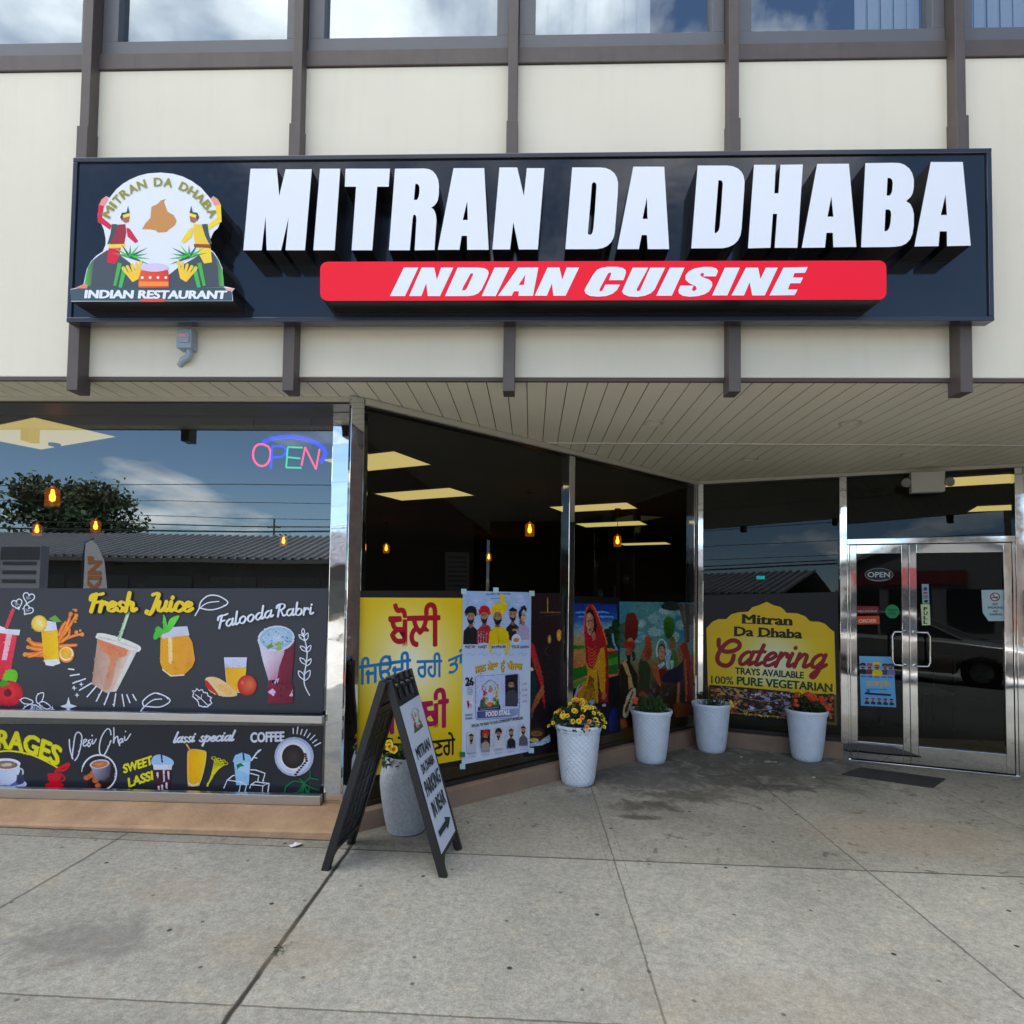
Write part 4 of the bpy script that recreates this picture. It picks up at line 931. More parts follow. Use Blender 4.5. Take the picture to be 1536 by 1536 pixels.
a = Art(PG)
a.poly([(-60, 1086), (484.5, 1089.5), (480.5, 1197), (-60, 1193)], (40, 43, 51))
YL = (236, 228, 20)
for off, col in (((1.2, 1.2), (90, 86, 0)), ((0, 0), YL)):
    def wp(q0, q1, x, q):
        return None
    # BEVERAGES bends down along an arc
    def arc(a2, q, off=off):
        u = -72+158*a2; base = 1122+.0028*max(0, u+5)**2*1.15 if u > -5 else 1122+.002*(u+5)**2
        sl = .0064*max(0, u+5); h = 26.5
        return (u+off[0]+q*h*sl*.45, base+off[1]-q*h)
    a.text('BEVERAGES', (-72, 1122), (86, 1150), (0, -26), col, bold=.045, warp=arc)
    a.text('SWEET', cC(1145, 490), cC(1405, 408), (-1.5, -12.6), col, bold=.045) if off == (0, 0) else None
    a.text('LASSI', cC(1190, 617), cC(1410, 548), (-1.5, -13.0), col, bold=.045) if off == (0, 0) else None
a.stroke(cC((-60,300),(60,285),(180,295),(300,325),(420,378),(530,438)), 2.3, YL)
# cappuccino
a.ell(*cC(70, 590), 29, 9, (206, 214, 244), (230, 234, 250)); a.ell(*cC(70, 575), 22, 6, (110, 120, 190)); a.poly(cC((-60,400),(180,400),(185,470),(150,560),(90,600),(-20,600),(-60,560)), (200, 208, 240), grad=(cC(-40, 480), cC(180, 480), (226, 232, 250)))
a.ring(*cC(180, 480), 5.5, 2.4, (200, 208, 240), a0=-100, a1=100); a.ell(*cC(55, 405), 22, 8.6, (232, 234, 248)); a.ell(*cC(55, 413), 18, 6, (120, 88, 76), (205, 170, 140)); a.ell(*cC(75, 410), 6, 2.4, (226, 200, 180)); a.ell(*cC(40, 416), 4, 1.6, (226, 200, 180))
a.stroke(cC((25,650),(10,720)), 2, W_, sm=False); a.ell(*cC(190, 545), 6, 8, (60, 66, 100))
# red cup
RD = (222, 12, 38)
a.ell(*cC(505, 600), 14, 4.4, RD); a.poly(cC((440,492),(572,488),(570,520),(535,600),(478,605),(450,560)), RD); a.ring(*cC(570, 535), 4.4, 2.4, RD, a0=-90, a1=90); a.stroke(cC((512,480),(530,455),(600,420),(630,410)), 3, RD, w1=6); a.stroke(cC((515,478),(540,468),(600,458),(632,425)), 3.5, RD)
# Desi Chai handwriting
T = cC
for P in ([(640,180),(645,260),(668,352),(672,350)], [(665,345),(680,230),(695,140),(725,112),(755,150),(745,240),(720,330),(692,372)], [(765,215),(790,200),(800,180),(775,185),(770,235),(800,232),(820,200)], [(835,180),(815,195),(835,225),(820,245),(812,235)], [(855,180),(850,215),(865,215),(888,175)], [(850,140),(852,146)],
          [(1025,135),(1015,90),(985,85),(940,150),(918,240),(925,310),(960,322),(1000,250),(1025,190)], [(1050,72),(1052,130),(1048,215),(1060,170),(1085,150),(1090,190),(1105,235)], [(1120,170),(1100,190),(1105,215),(1125,195),(1130,170),(1135,205)], [(1150,150),(1152,185),(1170,180),(1205,128)], [(1158,102),(1160,108)]):
    a.stroke(T(*P), 1.9, W_)
# chai bowl in a ring
a.ell(*cC(925, 490), 24, 23, (40, 26, 24)); 
for i in range(9): a.ell(*cC(800+rnd.uniform(0, 130), 500+rnd.uniform(-40, 110)), 5, 4, (200, 90, 40), (226, 130, 70), n=9)
a.poly(cC((830,400),(1030,400),(1015,520),(960,560),(880,545)), (180, 184, 210), grad=(cC(850, 450), cC(960, 480), (70, 66, 84))); a.ell(*cC(920, 405), 15, 6.8, (206, 206, 222), rot=-.12); a.ell(*cC(920, 407), 12.5, 5.2, (196, 110, 56), (222, 150, 96), rot=-.12)
a.ring(*cC(915, 487), 26, 2.4, W_, ry=27, a0=-160, a1=95); a.ring(*cC(915, 487), 26, 1.2, W_, ry=27, a0=185, a1=205)
# dark shake
a.poly(cD((-62,330),(0,305),(95,340),(125,380),(90,410),(-62,400)), (170, 205, 240), sm=True); a.poly(cD((-60,395),(110,395),(105,440),(-52,445)), (222, 226, 240)); a.stroke(cD((15,310),(22,370)), 2.6, (20, 34, 80), sm=False)
a.poly(cD((-50,440),(108,440),(90,600),(60,605),(50,560),(20,590),(-5,615),(-34,600)), (70, 22, 34)); 
for x, y, h in ((-20,470,40), (35,450,90), (75,460,60), (60,560,45), (20,580,45), (-10,590,40)): a.stroke(cD((x, y), (x+4, y+h)), 3.2, (226, 214, 226), sm=False, w1=2)
# lassi special
for off, col in (((0, 0), W_),):
    a.script('lassi', cD(115, 200), cD(302, 192), (.6, -8.0), col, 3.2, .34, nib=(.34, math.radians(25))); a.script('special', cD(345, 190), cD(650, 182), (.6, -8.0), col, 3.2, .34, nib=(.34, math.radians(25)))
a.stroke(cD((240,215),(275,275)), 2.2, (232, 190, 90), sm=False); a.poly(cD((245,300),(265,270),(300,255),(390,268),(416,295),(400,420),(358,565),(330,585),(270,585),(248,555)), (226, 190, 120), sm=True)
a.poly(cD((252,310),(270,280),(300,262),(385,276),(408,300),(392,420),(350,555),(275,560),(255,540)), (246, 176, 10), grad=(cD(280, 400), cD(400, 400), (246, 206, 20)), sm=True); a.stroke(cD((255,555),(300,578),(345,560)), 1.4, (240, 236, 226))
for i in range(9):
    an = math.radians(-112+i*9); L_ = 265-8*abs(i-4); p = (425+L_*math.cos(an+.9), 575+L_*math.sin(an+.42))
    a.stroke(cD((425+i, 575-i), (460+i*6, 480-i*4), (490+i*11, 345+i*6)), 1.1, (222, 214, 30))
for i in range(6): a.ring(*cD(480+i*21, 335+12*(i % 2)+7*i), 3.2, 1.0, (222, 214, 30), ry=2.0)
a.stroke(cD((425,580),(430,560)), 3, (222, 214, 30), sm=False)
# mint cooler, ice cubes
a.poly(cD((650,360),(670,310),(735,285),(800,310),(822,355),(805,365),(790,575),(680,575),(660,380)), (156, 204, 240), sm=False); a.poly(cD((660,385),(805,370),(795,480),(690,440)), (176, 218, 246)); a.stroke(cD((740,285),(748,350)), 2.6, (16, 34, 100), sm=False)
a.poly(cD((678,395),(720,378),(750,405),(715,412),(690,435)), (20, 120, 60)); a.stroke(cD((815,355),(860,290),(895,262)), 2.2, W_, sm=False); a.stroke(cD((830,330),(862,335)), 1.6, W_, sm=False)
for P in ([(570,600),(600,530),(720,545),(700,670),(580,645)], [(600,530),(650,490),(665,490)], [(720,545),(770,575),(755,640),(700,670)], [(800,600),(810,570),(915,580),(905,700),(790,690),(785,640)], [(810,570),(850,545),(970,560),(915,580)], [(970,560),(955,670),(905,700)], [(808,440),(850,440),(935,470),(915,540)], [(805,470),(880,490),(870,540)]):
    a.stroke(cD(*P), 1.7, W_, sm=False)
# coffee plate from above
a.text('COFFEE', cD(808, 195), cD(1102, 185), (0, -14.2), W_, bold=.05)
a.ell(*cD(1192, 322), 29.5, 29.5, (176, 188, 226), (222, 228, 246)); a.ell(*cD(1188, 322), 25.5, 26, (214, 222, 244)); a.ell(*cD(1186, 320), 20, 21.5, (234, 238, 250)); a.ell(*cD(1183, 322), 17, 18, (34, 28, 32), (66, 56, 58))
for i in range(10): a.ell(*cD(1320-10*abs(i-3)-6*i, 300+i*20), 2.4, 1.7, (60, 14, 34), n=8)
for i in range(13):
    an = math.radians(-92+i*9.2); a.stroke(cD((1192+205*math.cos(an), 322+205*math.sin(an)), (1192+(250+14*(i % 2))*math.cos(an), 322+(250+14*(i % 2))*math.sin(an))), 1.8, W_, sm=False) if 1192+262*math.cos(an) < 1430 else None
GR = (16, 124, 72)
a.stroke(cD((1330,430),(1330,510),(1280,560),(1275,690)), 1.6, GR)
for P in ([(1275,555),(1190,540),(1120,590),(1110,630),(1075,690)], [(1275,560),(1230,630),(1150,660),(1080,690)], [(1280,560),(1350,600),(1410,615)], [(1290,600),(1340,655),(1410,660)], [(1330,510),(1400,525)], [(1285,580),(1250,640),(1265,690)], [(1240,520),(1290,560)], [(1285,570),(1310,650),(1325,600)]): a.stroke(cD(*P), 1.8, GR)
a.daub((0, 1110, 480, 1195), 2200, .7, .20, 13, skip=(40, 43, 51))
o = a.build('beverage_window_graphic', M_vinyl); tag(o, 'low dark window strip reading BEVERAGES, Desi Chai, SWEET LASSI, lassi special and COFFEE', 'window graphic')

# neon OPEN sign hung inside the street window
ns = thing('neon_open_sign', (-1.6, GLY_Y+.05, 2.25), 'glowing multicoloured neon OPEN sign hung inside the street window', 'neon sign')
NP = Plane((0, GLY_Y+.045, 0), (0, -1, 0)); cN = crop(0, 580, 2.954)
def neon(paths, r, name, col, st, closed=False):
    m = MB()
    for P in paths:
        q = smooth_path(cN(*P), closed, 5) if len(P) > 3 else cN(*P)
        m.tube([NP.at(*p) for p in q], r, 8, closed)
    m.build(name, mat(name+'_glow_'+str(col[0]), (.02, .02, .02), .4, emis=col, estr=st), ns, smooth=True)
neon([[(1160,255),(1192,270),(1198,310),(1180,345),(1150,350),(1126,325),(1122,290),(1135,262)]], .007, 'letter_tube', (1, .04, .16), 1.7, True)
neon([[(1200,362),(1206,265)], [(1206,265),(1250,265),(1268,285),(1250,310),(1205,312)]], .007, 'letter_tube', (.0, .015, 1.0), 2.2)
neon([[(1340,270),(1275,268)], [(1275,268),(1268,358)], [(1268,358),(1335,360)], [(1270,312),(1330,318)]], .006, 'letter_tube', (.01, .62, .26), 1.5)
neon([[(1336,350),(1352,268)], [(1352,268),(1400,366)], [(1400,366),(1416,276)]], .006, 'letter_tube', (1, .18, .07), 1.7)
neon([[(1165,245),(1220,228),(1290,222),(1370,238),(1425,265),(1442,300),(1420,338)]], .013, 'arc_tube', (.0, .0, .9), 2.6)
for x in (-1.83, -1.42):
    b = MB(); b.box(x, x+.005, GLY_Y+.06, GLY_Y+.065, 2.44, 2.76); b.build('hanging_wire', M_dkalu, ns)
# ------------------------------------------------------------------ posters on the angled glass
NW1 = -n1; NW2 = -n2
def w1(off): return Plane(Vector((P0[0], P0[1], 0))+NW1*off, NW1)
def w2(off): return Plane(Vector((P1[0], P1[1], 0))+NW2*off, NW2)
def mixc_(a, b, t): t = max(0, min(1, t)); return tuple(a[i]*(1-t)+b[i]*t for i in range(3))
cY, cE, cF, cG = crop(510, 880, 5.295), crop(680, 870, 5.122), crop(850, 890, 6.98), crop(1040, 890, 6.678)
PY = w1(.010); a = Art(PY)
a.poly([(524, 886), (698, 886), (697, 1147), (519, 1178)], (28, 20, 26))
def yglow(i, j, u, v):
    d = math.hypot((u-618)/105, (v-998)/120); return mixc_((250, 244, 205), (236, 196, 12), (d-.12)*1.15)
a.grid([(529.2, 896.2), (697, 897), (696, 1139), (522.5, 1170)], 14, 18, yglow)
RDT = (176, 10, 34)
a.text('ਬੋਲੀ', cY(392, 478), cY(790, 468), (0, -45), RDT, bold=.028, cap=.63)
a.text('ਿਜਉਂਦੀ', cY(155, 778), cY(560, 722), (0, -28), (20, 120, 190), bold=.025, cap=.63)
a.text('ਰਹੀ', cY(612, 722), cY(808, 716), (0, -25.5), (20, 120, 190), bold=.025, cap=.63)
a.text('ਤਾਂ', cY(862, 700), cY(978, 650), (0, -23), (20, 120, 190), bold=.025, cap=.63)
a.text('ਪੰਜਾਬੀ', cY(300, 1180), cY(858, 1110), (0, -41), (176, 8, 84), bold=.028, cap=.63)
a.text('ਿਜਉਂਦੇ', cY(200, 1375), cY(520, 1372), (0, -24), (24, 24, 24), bold=.02, cap=.63)
a.text('ਰਿਹਣਗੇ', cY(560, 1372), cY(912, 1332), (0, -24), (24, 24, 24), bold=.02, cap=.63)
o = a.build('yellow_poster', M_print); tag(o, 'yellow poster with red and blue Punjabi lettering on the angled glass', 'poster')

# dark painted banner: shelves, lamps, a red scarf
PD = w1(.009); a = Art(PD)
a.poly([(780, 893), (845, 895), (846, 1126), (786, 1136)], (30, 16, 20), grad=((780, 900), (850, 1100), (20, 12, 22)))
a.poly(cE((820,100),(590,100),(590,470),(820,470)), (36, 14, 18))
a.stroke(cE((725,140),(725,240)), 1.8, (170, 120, 60), sm=False); a.stroke(cE((670,250),(822,248)), 2, (120, 80, 50), sm=False); a.stroke(cE((675,280),(820,262)), 1, (80, 50, 36), sm=False)
a.ell(*cE(812, 425), 3.6, 9, (200, 130, 20), (246, 200, 70)); a.ell(*cE(738, 455), 2.8, 7, (140, 100, 40), (230, 190, 120)); a.ring(*cE(735, 548), 6, .7, (110, 70, 50), a0=90, a1=270)
a.poly(cE((590,470),(620,500),(660,640),(690,760),(700,900),(705,1000),(690,930),(665,800),(630,690),(590,560)), (190, 24, 40)); a.poly(cE((600,560),(650,650),(690,760),(675,770),(640,690)), (150, 60, 30))
a.poly(cE((590,660),(615,680),(640,760),(640,850),(600,1000),(590,1080)), (16, 40, 46)); a.ell(*cE(603, 685), 2, 3, (230, 210, 160))
a.poly(cE((598,990),(640,880),(690,800),(700,860),(660,930),(620,1000),(600,1080)), (140, 70, 36), grad=(cE(600, 1000), cE(690, 850), (176, 100, 50)))
a.poly(cE((590,1150),(660,1130),(700,1160),(690,1230),(590,1260)), (60, 40, 24)); a.ell(*cE(640, 1180), 9, 4, (150, 110, 40), (90, 60, 20)); a.ell(*cE(620, 1230), 7, 3, (190, 180, 90))
a.poly(cE((590,1255),(660,1240),(740,1185),(745,1240),(680,1270),(590,1280)), (170, 200, 226))
a.daub((796, 905, 846, 1120), 900, 1.1, .45, 4)
o = a.build('dark_banner', M_paint); tag(o, 'dark painted banner with red scarf and small lamps partly behind the white event poster', 'poster')

# white event poster with portraits
def sardar(a, T, x, y, s, turban, shirt, skin=(176, 122, 92), beard=(24, 20, 20), hair=None):
    """head-and-shoulders portrait"""
    a.poly(T((x-46*s, y+175*s), (x-42*s, y+95*s), (x-12*s, y+62*s), (x+12*s, y+62*s), (x+44*s, y+95*s), (x+48*s, y+175*s)), shirt)
    a.poly(T((x-10*s, y+40*s), (x+10*s, y+40*s), (x+13*s, y+70*s), (x, y+80*s), (x-13*s, y+70*s)), mixc_(skin, (60, 40, 30), .3))
    a.ell(*T(x, y+15*s), 23*s/T.k, 32*s/T.k, skin, mixc_(skin, (235, 200, 170), .35), n=14)
    if beard: a.poly(T((x-21*s, y+18*s), (x-10*s, y+28*s), (x+10*s, y+28*s), (x+21*s, y+18*s), (x+16*s, y+44*s), (x, y+56*s), (x-16*s, y+44*s)), beard)
    for e in (-9, 9): a.ell(*T(x+e*s, y+8*s), 5.0*s/T.k, 2.8*s/T.k, (20, 16, 16), n=6); a.stroke(T((x+e*s-5*s, y+1*s), (x+e*s+5*s, y+1*s)), 3.2*s/T.k, (26, 20, 20), sm=False)
    a.stroke(T((x-6*s, y+31*s), (x+6*s, y+31*s)), 2.2*s/T.k, (150, 84, 74), sm=False); a.stroke(T((x, y+8*s), (x+1*s, y+22*s)), 2.0*s/T.k, mixc_(skin, (90, 50, 30), .4), sm=False)
    if turban: a.poly(T((x-30*s, y+8*s), (x-36*s, y-22*s), (x-20*s, y-48*s), (x+4*s, y-56*s), (x+28*s, y-44*s), (x+36*s, y-18*s), (x+30*s, y+8*s), (x+12*s, y-12*s), (x-12*s, y-12*s)), turban, sm=True)
    if hair: a.poly(T((x-25*s, y+4*s), (x-26*s, y-22*s), (x, y-38*s), (x+26*s, y-22*s), (x+25*s, y+4*s), (x+16*s, y-12*s), (x-16*s, y-12*s)), hair)
def event(a, T, q, small=False):
    a.grid(q, 10, 16, lambda i, j, u, v: mixc_((166, 194, 236), (212, 221, 240), min(1, j*1.6)) if i+j*.3 < 1.2 else (200, 212, 238))
    for i in range(9): a.ell(*T(120+rnd.uniform(0, 430), 120+rnd.uniform(0, 90)), 40/T.k, 18/T.k, (176, 196, 242), (206, 216, 250), n=12)
    a.text('MUSIC FESTIVAL', T(250, 117), T(442, 112), (0, -13/T.k), (40, 50, 90), bold=.02); a.stroke(T((290, 142), (405, 140)), 4/T.k, (80, 90, 130), sm=False)
    a.ring(*T(122, 135), 17/T.k, 3/T.k, (190, 150, 190), a0=60, a1=300)
    sardar(a, T, 133, 270, 1.28, (22, 22, 24), (26, 26, 30)); sardar(a, T, 236, 265, 1.25, (206, 20, 40), (170, 40, 60), beard=(40, 26, 24))
    for i in range(4): a.stroke(T((192+i*20, 395), (190+i*20, 492)), 4/T.k, (226, 196, 206), sm=False)
    for i in range(4): a.stroke(T((186, 405+i*24), (262, 405+i*24)), 4/T.k, (90, 20, 34), sm=False)
    a.poly(T((256,330),(280,360),(270,490),(255,480)), (206, 20, 40))
    a.poly(T((350,210),(365,95),(395,130),(385,190),(420,170),(405,240)), (240, 206, 20)); sardar(a, T, 455, 255, 1.2, None, (34, 30, 34), hair=(20, 18, 18)); sardar(a, T, 532, 265, 1.1, None, (186, 170, 206), beard=None, skin=(214, 166, 140))
    a.poly(T((505,330),(498,250),(520,200),(545,195),(562,225),(560,250),(540,225),(520,250),(518,330),(505,345)), (34, 22, 24))
    sardar(a, T, 338, 265, 1.5, (240, 206, 24), (232, 200, 16)); a.poly(T((268,500),(275,400),(310,360),(375,360),(420,400),(435,510),(400,590),(385,500),(300,500),(290,590)), (232, 200, 16)); a.stroke(T((340,365),(345,500)), 3/T.k, (190, 150, 10), sm=False)
    for i in range(5): a.ell(*T(470-12+i*10, 385-5*(i % 2)), 8/T.k, 8/T.k, (190, 150, 110), n=7)
    a.ell(*T(482, 455), 36/T.k, 40/T.k, (224, 226, 240)); a.ell(*T(480, 462), 22/T.k, 16/T.k, (190, 130, 110))
    for x0, x1, t in ((90, 165, 'PREETAM'), (190, 258, 'HARJIT'), (292, 402, 'BHUPINDER'), (442, 500, 'TEGI'), (508, 578, 'HARMAN')):
        a.poly(T((x0-4, 498), (x1+3, 494), (x1+3, 528), (x0-4, 532)), (206, 214, 244)); a.text(t, T(x0, 526), T(x1, 523), (0, -22/T.k), (24, 26, 50), bold=.04)
    for i in range(5): a.stroke(T((95+i*100, 575), (120+i*100, 560), (140+i*100, 580), (165+i*100, 562)), 3/T.k, (140, 150, 190))
    for off, col in (((3, 3), (60, 60, 50)), ((0, 0), (226, 180, 30))):
        for t, x0, y0, x1, y1 in (('ਜਸ਼ਨ', 165, 715, 245, 695), ('ਮੇਲਾ', 260, 692, 335, 682), ('ਨੂੰ', 360, 684, 390, 682), ('ਪੰਜਾਬ', 412, 684, 525, 690)): a.text(t, T(x0+off[0], y0+off[1]), T(x1+off[0], y1+off[1]), (0, -48/T.k), col, bold=.035, cap=.63)
    a.text('26', T(92, 812), T(150, 810), (0, -62/T.k), (24, 26, 44), bold=.05)
    for i in range(5): a.stroke(T((104, 830+i*12), (146, 828+i*12)), 3/T.k, (110, 120, 160), sm=False)
    for i in range(6): a.poly(T((100+i*9, 930+20*(i % 2)), (116+i*6, 925+10*i), (110+i*8, 990)), ((190, 40, 80), (40, 40, 90), (230, 230, 240))[i % 3])
    for i, yy in enumerate((1045, 1072)): a.text(('EVENT', 'PARK')[i], T(90, yy), T(146, yy-4), (0, -16/T.k), (70, 80, 130), bold=.02)
    R = [(u, v) for u, v in rrect(165, 735, 505, 1075, 26)]
    a.poly(T(*[(x, y-(x-165)*.05) for x, y in R]), (120, 130, 190)); a.poly(T(*[(165+(x-165)*.975+4, 735+(y-735)*.98+3-(x-165)*.05) for x, y in R]), (198, 208, 246))
    LT = lambda *p: (T(180+p[0]*.122, 738+p[1]*.218) if not isinstance(p[0], (tuple, list)) else T(*[(180+x*.122, 738+y*.218) for x, y in p]))
    LT.k = T.k/.155
    if not small: logo(a, LT, False)
    a.poly(T((186,985),(356,958),(356,985),(186,1005)), (30, 34, 44)); a.text('INDIAN RESTAURANT', T(200, 998), T(345, 980), (0, -12/T.k), (150, 156, 170), bold=.02)
    a.poly(T((392,732),(490,722),(492,950),(394,962)), (26, 30, 40)); sardar(a, T, 440, 795, 1.0, None, (60, 64, 74), hair=(16, 14, 16)); a.poly(T((396,870),(425,845),(462,845),(488,872),(490,950),(396,960)), (66, 70, 80))
    a.poly(T((175,1010),(500,985),(500,1030),(440,1048),(180,1062)), (66, 74, 120), grad=(T(180, 1030), T(500, 1000), (150, 160, 210))); a.text('FOOD STALL', T(245, 1048), T(432, 1030), (0, -36/T.k), (238, 240, 250), bold=.045)
    for i in range(4): a.text(('LIVE', 'DJ', '5 PM', 'FREE')[i], T(525, 805+i*45), T(560, 802+i*45), (0, -14/T.k), (120, 130, 180), bold=.01)
    a.text('SPECIAL THANKS TO OUR COMMUNITY SPONSORS', T(135, 1130), T(530, 1068), (0, -20/T.k), (30, 36, 60), bold=.03)
    for i, (x, y, tb, sh) in enumerate(((132, 1205, None, (190, 196, 214)), (240, 1190, (214, 40, 36), (170, 160, 150)), (340, 1175, (28, 28, 32), (214, 214, 222)), (437, 1165, None, (26, 30, 44)), (530, 1145, None, (90, 90, 104)))):
        a.poly(T((x-36, y-40), (x+36, y-45), (x+36, y+90), (x-36, y+98)), (206, 210, 222) if i != 1 else (44, 30, 40)); sardar(a, T, x, y, .72, tb, sh, hair=None if tb else (40, 36, 36))
        a.text(('KULDEEP', 'GURMEET', 'AMRIK', 'RAJ', 'MOHAN')[i], T(x-32, y+135-4), T(x+34, y+128-4), (0, -11/T.k), (110, 120, 180), bold=.01); a.stroke(T((x-26, y+155), (x+28, y+150)), 4/T.k, (150, 158, 206), sm=False)
PE = w1(.014); a = Art(PE)
q = [(694.2, 886.3), (797, 888.5), (794.5, 1127), (692.5, 1147)]
event(a, cE, q)
a.daub((696, 898, 794, 968), 900, .75, .28, 5); a.daub((700, 1012, 780, 1060), 350, .7, .3, 6); a.daub((698, 1085, 792, 1120), 500, .6, .3, 7)
for x, y in ((694, 887), (742, 885), (796, 890), (795, 1125), (692, 1149), (692, 1131)): a.poly([(x-4, y-4), (x+4, y-3.5), (x+4, y+4), (x-4, y+4)], (190, 220, 224) if (x, y) != (692, 1131) else (30, 120, 80))
o = a.build('event_poster', M_print); tag(o, 'tall pale blue event poster with five portraits, 26 and FOOD STALL, taped to glass', 'poster')

# painting of a woman in a red veil
PW = w1(.010); a = Art(PW)
a.poly([(856, 893), (930, 897), (930.5, 1098), (857, 1114)], (10, 12, 20))
a.grid([cF(62, 100), cF(525, 110), cF(540, 860), cF(62, 960)], 10, 14, lambda i, j, u, v: mixc_((10, 40, 130), (40, 110, 190), j*4) if j < .22 else (mixc_((60, 130, 200), (190, 190, 170), (j-.22)*5) if j < .42 else mixc_((176, 160, 110), (196, 120, 60), (j-.42)*3)))
for i in range(9): a.stroke(cF((70+i*20, 180+22*(i % 4)), (250+i*24, 170+24*(i % 4)), (330+i*22, 190+20*(i % 4))), 2.6, (90, 160, 220) if i % 2 else (14, 60, 150))
a.poly(cF((62,545),(180,545),(180,580),(62,585)), (40, 120, 30)); a.poly(cF((62,790),(200,750),(230,850),(62,920)), (20, 110, 26)); a.poly(cF((62,930),(200,880),(210,960),(62,1000)), (80, 140, 50))
a.poly(cF((380,620),(535,600),(535,840),(440,850)), (26, 100, 30)); a.poly(cF((430,610),(530,595),(530,625),(430,640)), (140, 40, 30)); a.poly(cF((430,700),(530,660),(530,740),(440,760)), (70, 150, 40))
for x, y, r in ((430,420,8), (460,470,9), (500,430,9), (520,360,8), (470,400,8), (515,310,6), (440,520,8), (500,520,9)): a.ell(*cF(x, y), r, r, (10, 30, 20), (26, 70, 30), n=10)
a.stroke(cF((480,430),(490,520),(525,590)), 3, (120, 170, 210))
a.poly(cF((95,1140),(120,1020),(160,940),(215,900),(215,790),(200,700),(330,560),(400,500),(420,700),(430,1000),(420,1130),(330,1150)), (196, 140, 14), grad=(cF(120, 1000), cF(420, 900), (214, 160, 20)))
for i in range(8): a.stroke(cF((150+i*22, 1140), (200+i*12, 1010), (240+i*6, 860+6*i)), 1.0, (120, 70, 10))
a.poly(cF((72,1090),(110,980),(150,940),(160,970),(110,1050),(95,1150)), (206, 170, 180)); a.poly(cF((150,940),(160,960),(130,1000),(122,985)), (140, 24, 40))
a.poly(cF((318,760),(345,1000),(420,1160),(330,1160),(326,980)), (46, 12, 20))
a.poly(cF((180,400),(190,180),(225,115),(270,120),(310,200),(400,440),(432,640),(438,900),(430,1140),(345,1140),(330,1020),(395,1060),(400,800),(385,600),(330,620),(300,740),(265,790),(225,770),(200,700)), (190, 26, 30), grad=(cF(200, 300), cF(430, 900), (150, 14, 26)), sm=False)
a.poly(cF((345,580),(390,560),(405,720),(400,1060),(370,1060),(360,800)), (214, 150, 20)); a.ell(*cF(388, 1075), 3.6, 5, (180, 110, 80))
a.poly(cF((200,300),(195,250),(205,185),(240,150),(275,180),(300,260),(318,340),(300,420),(250,430),(215,400)), (24, 10, 14))
a.poly(cF((203,260),(215,215),(240,200),(270,230),(282,300),(278,370),(255,425),(238,435),(220,410),(205,340)), (206, 150, 124), grad=(cF(205, 320), cF(285, 320), (176, 116, 92)), sm=True)
a.poly(cF((255,425),(290,395),(300,480),(270,500)), (180, 120, 96)); a.stroke(cF((215,288),(232,284)), 1.6, (30, 14, 14), sm=False); a.stroke(cF((246,284),(266,288)), 1.6, (30, 14, 14), sm=False); a.stroke(cF((232,300),(230,345),(238,350)), .8, (140, 86, 66)); a.stroke(cF((232,380),(250,382)), 2.2, (170, 24, 40), sm=False); a.ell(*cF(236, 232), 1.6, 2.6, (230, 190, 70), n=8); a.ell(*cF(224, 350), 1.0, 1.0, (240, 220, 120), n=6)
for i in range(6): a.stroke(cF((215+i*3, 560+i*34), (260, 590+i*34), (310-i*3, 550+i*34)), 1.5, (226, 80, 60)); 
a.stroke(cF((265,120),(310,200),(405,470),(415,540)), 1.6, (236, 120, 60)); a.stroke(cF((182,400),(188,250),(215,135)), 1.4, (230, 90, 60))
for x, y in ((185,1165), (260,1140)): a.ell(*cF(x, y), 4.5, 4.5, (90, 130, 170), (200, 220, 240), n=10)
a.poly(cF((440,1440),(440,1270),(490,1200),(520,1200),(530,1260),(525,1430)), (16, 30, 120), grad=(cF(450, 1300), cF(520, 1300), (10, 16, 70)))
a.ell(*cF(390, 1170), 3, 2.4, (220, 180, 190))
a.daub((860, 905, 928, 1060), 2600, .85, .40, 2)
o = a.build('woman_painting', M_paint); tag(o, 'painted poster of a seated woman in red veil and yellow dress', 'poster')

# painting of bhangra dancers
a = Art(w1(.0105))
a.grid([cF(552, 85), cF(1345, 100), cF(1330, 1280), cF(562, 1415)], 14, 16, lambda i, j, u, v: mixc_(mixc_((90, 150, 150), (40, 130, 160), abs(i-.35)*2), (150, 160, 100), max(0, (j-.25)*2.4)) if j < .5 else mixc_((130, 120, 70), (50, 30, 20), (j-.5)*3.5))
for i in range(14): a.ell(*cF(620+rnd.uniform(0, 600), 160+rnd.uniform(0, 330)), rnd.uniform(6, 14), rnd.uniform(5, 9), mixc_((60, 140, 160), (150, 190, 190), rnd.random()), mixc_((110, 170, 180), (190, 214, 214), rnd.random()), n=12)
for i in range(8): a.ell(*cF(570+rnd.uniform(0, 160), 300+rnd.uniform(0, 300)), 9, 8, (46, 84, 66), (70, 110, 80), n=10)
a.poly(cF((1180,110),(1320,110),(1320,500),(1240,520),(1225,380),(1200,220)), (60, 56, 50)); a.stroke(cF((1160,110),(1210,220),(1235,330),(1250,520)), 4, (86, 78, 68)); a.stroke(cF((1220,120),(1240,300)), 2.4, (110, 100, 90)); a.poly(cF((1280,330),(1325,330),(1325,520),(1285,520)), (120, 120, 140))
for x, y in ((1060,120), (1100,115), (1040,140), (1130,150), (1090,150)): a.ell(*cF(x, y), 8, 5, (20, 40, 40), n=9)
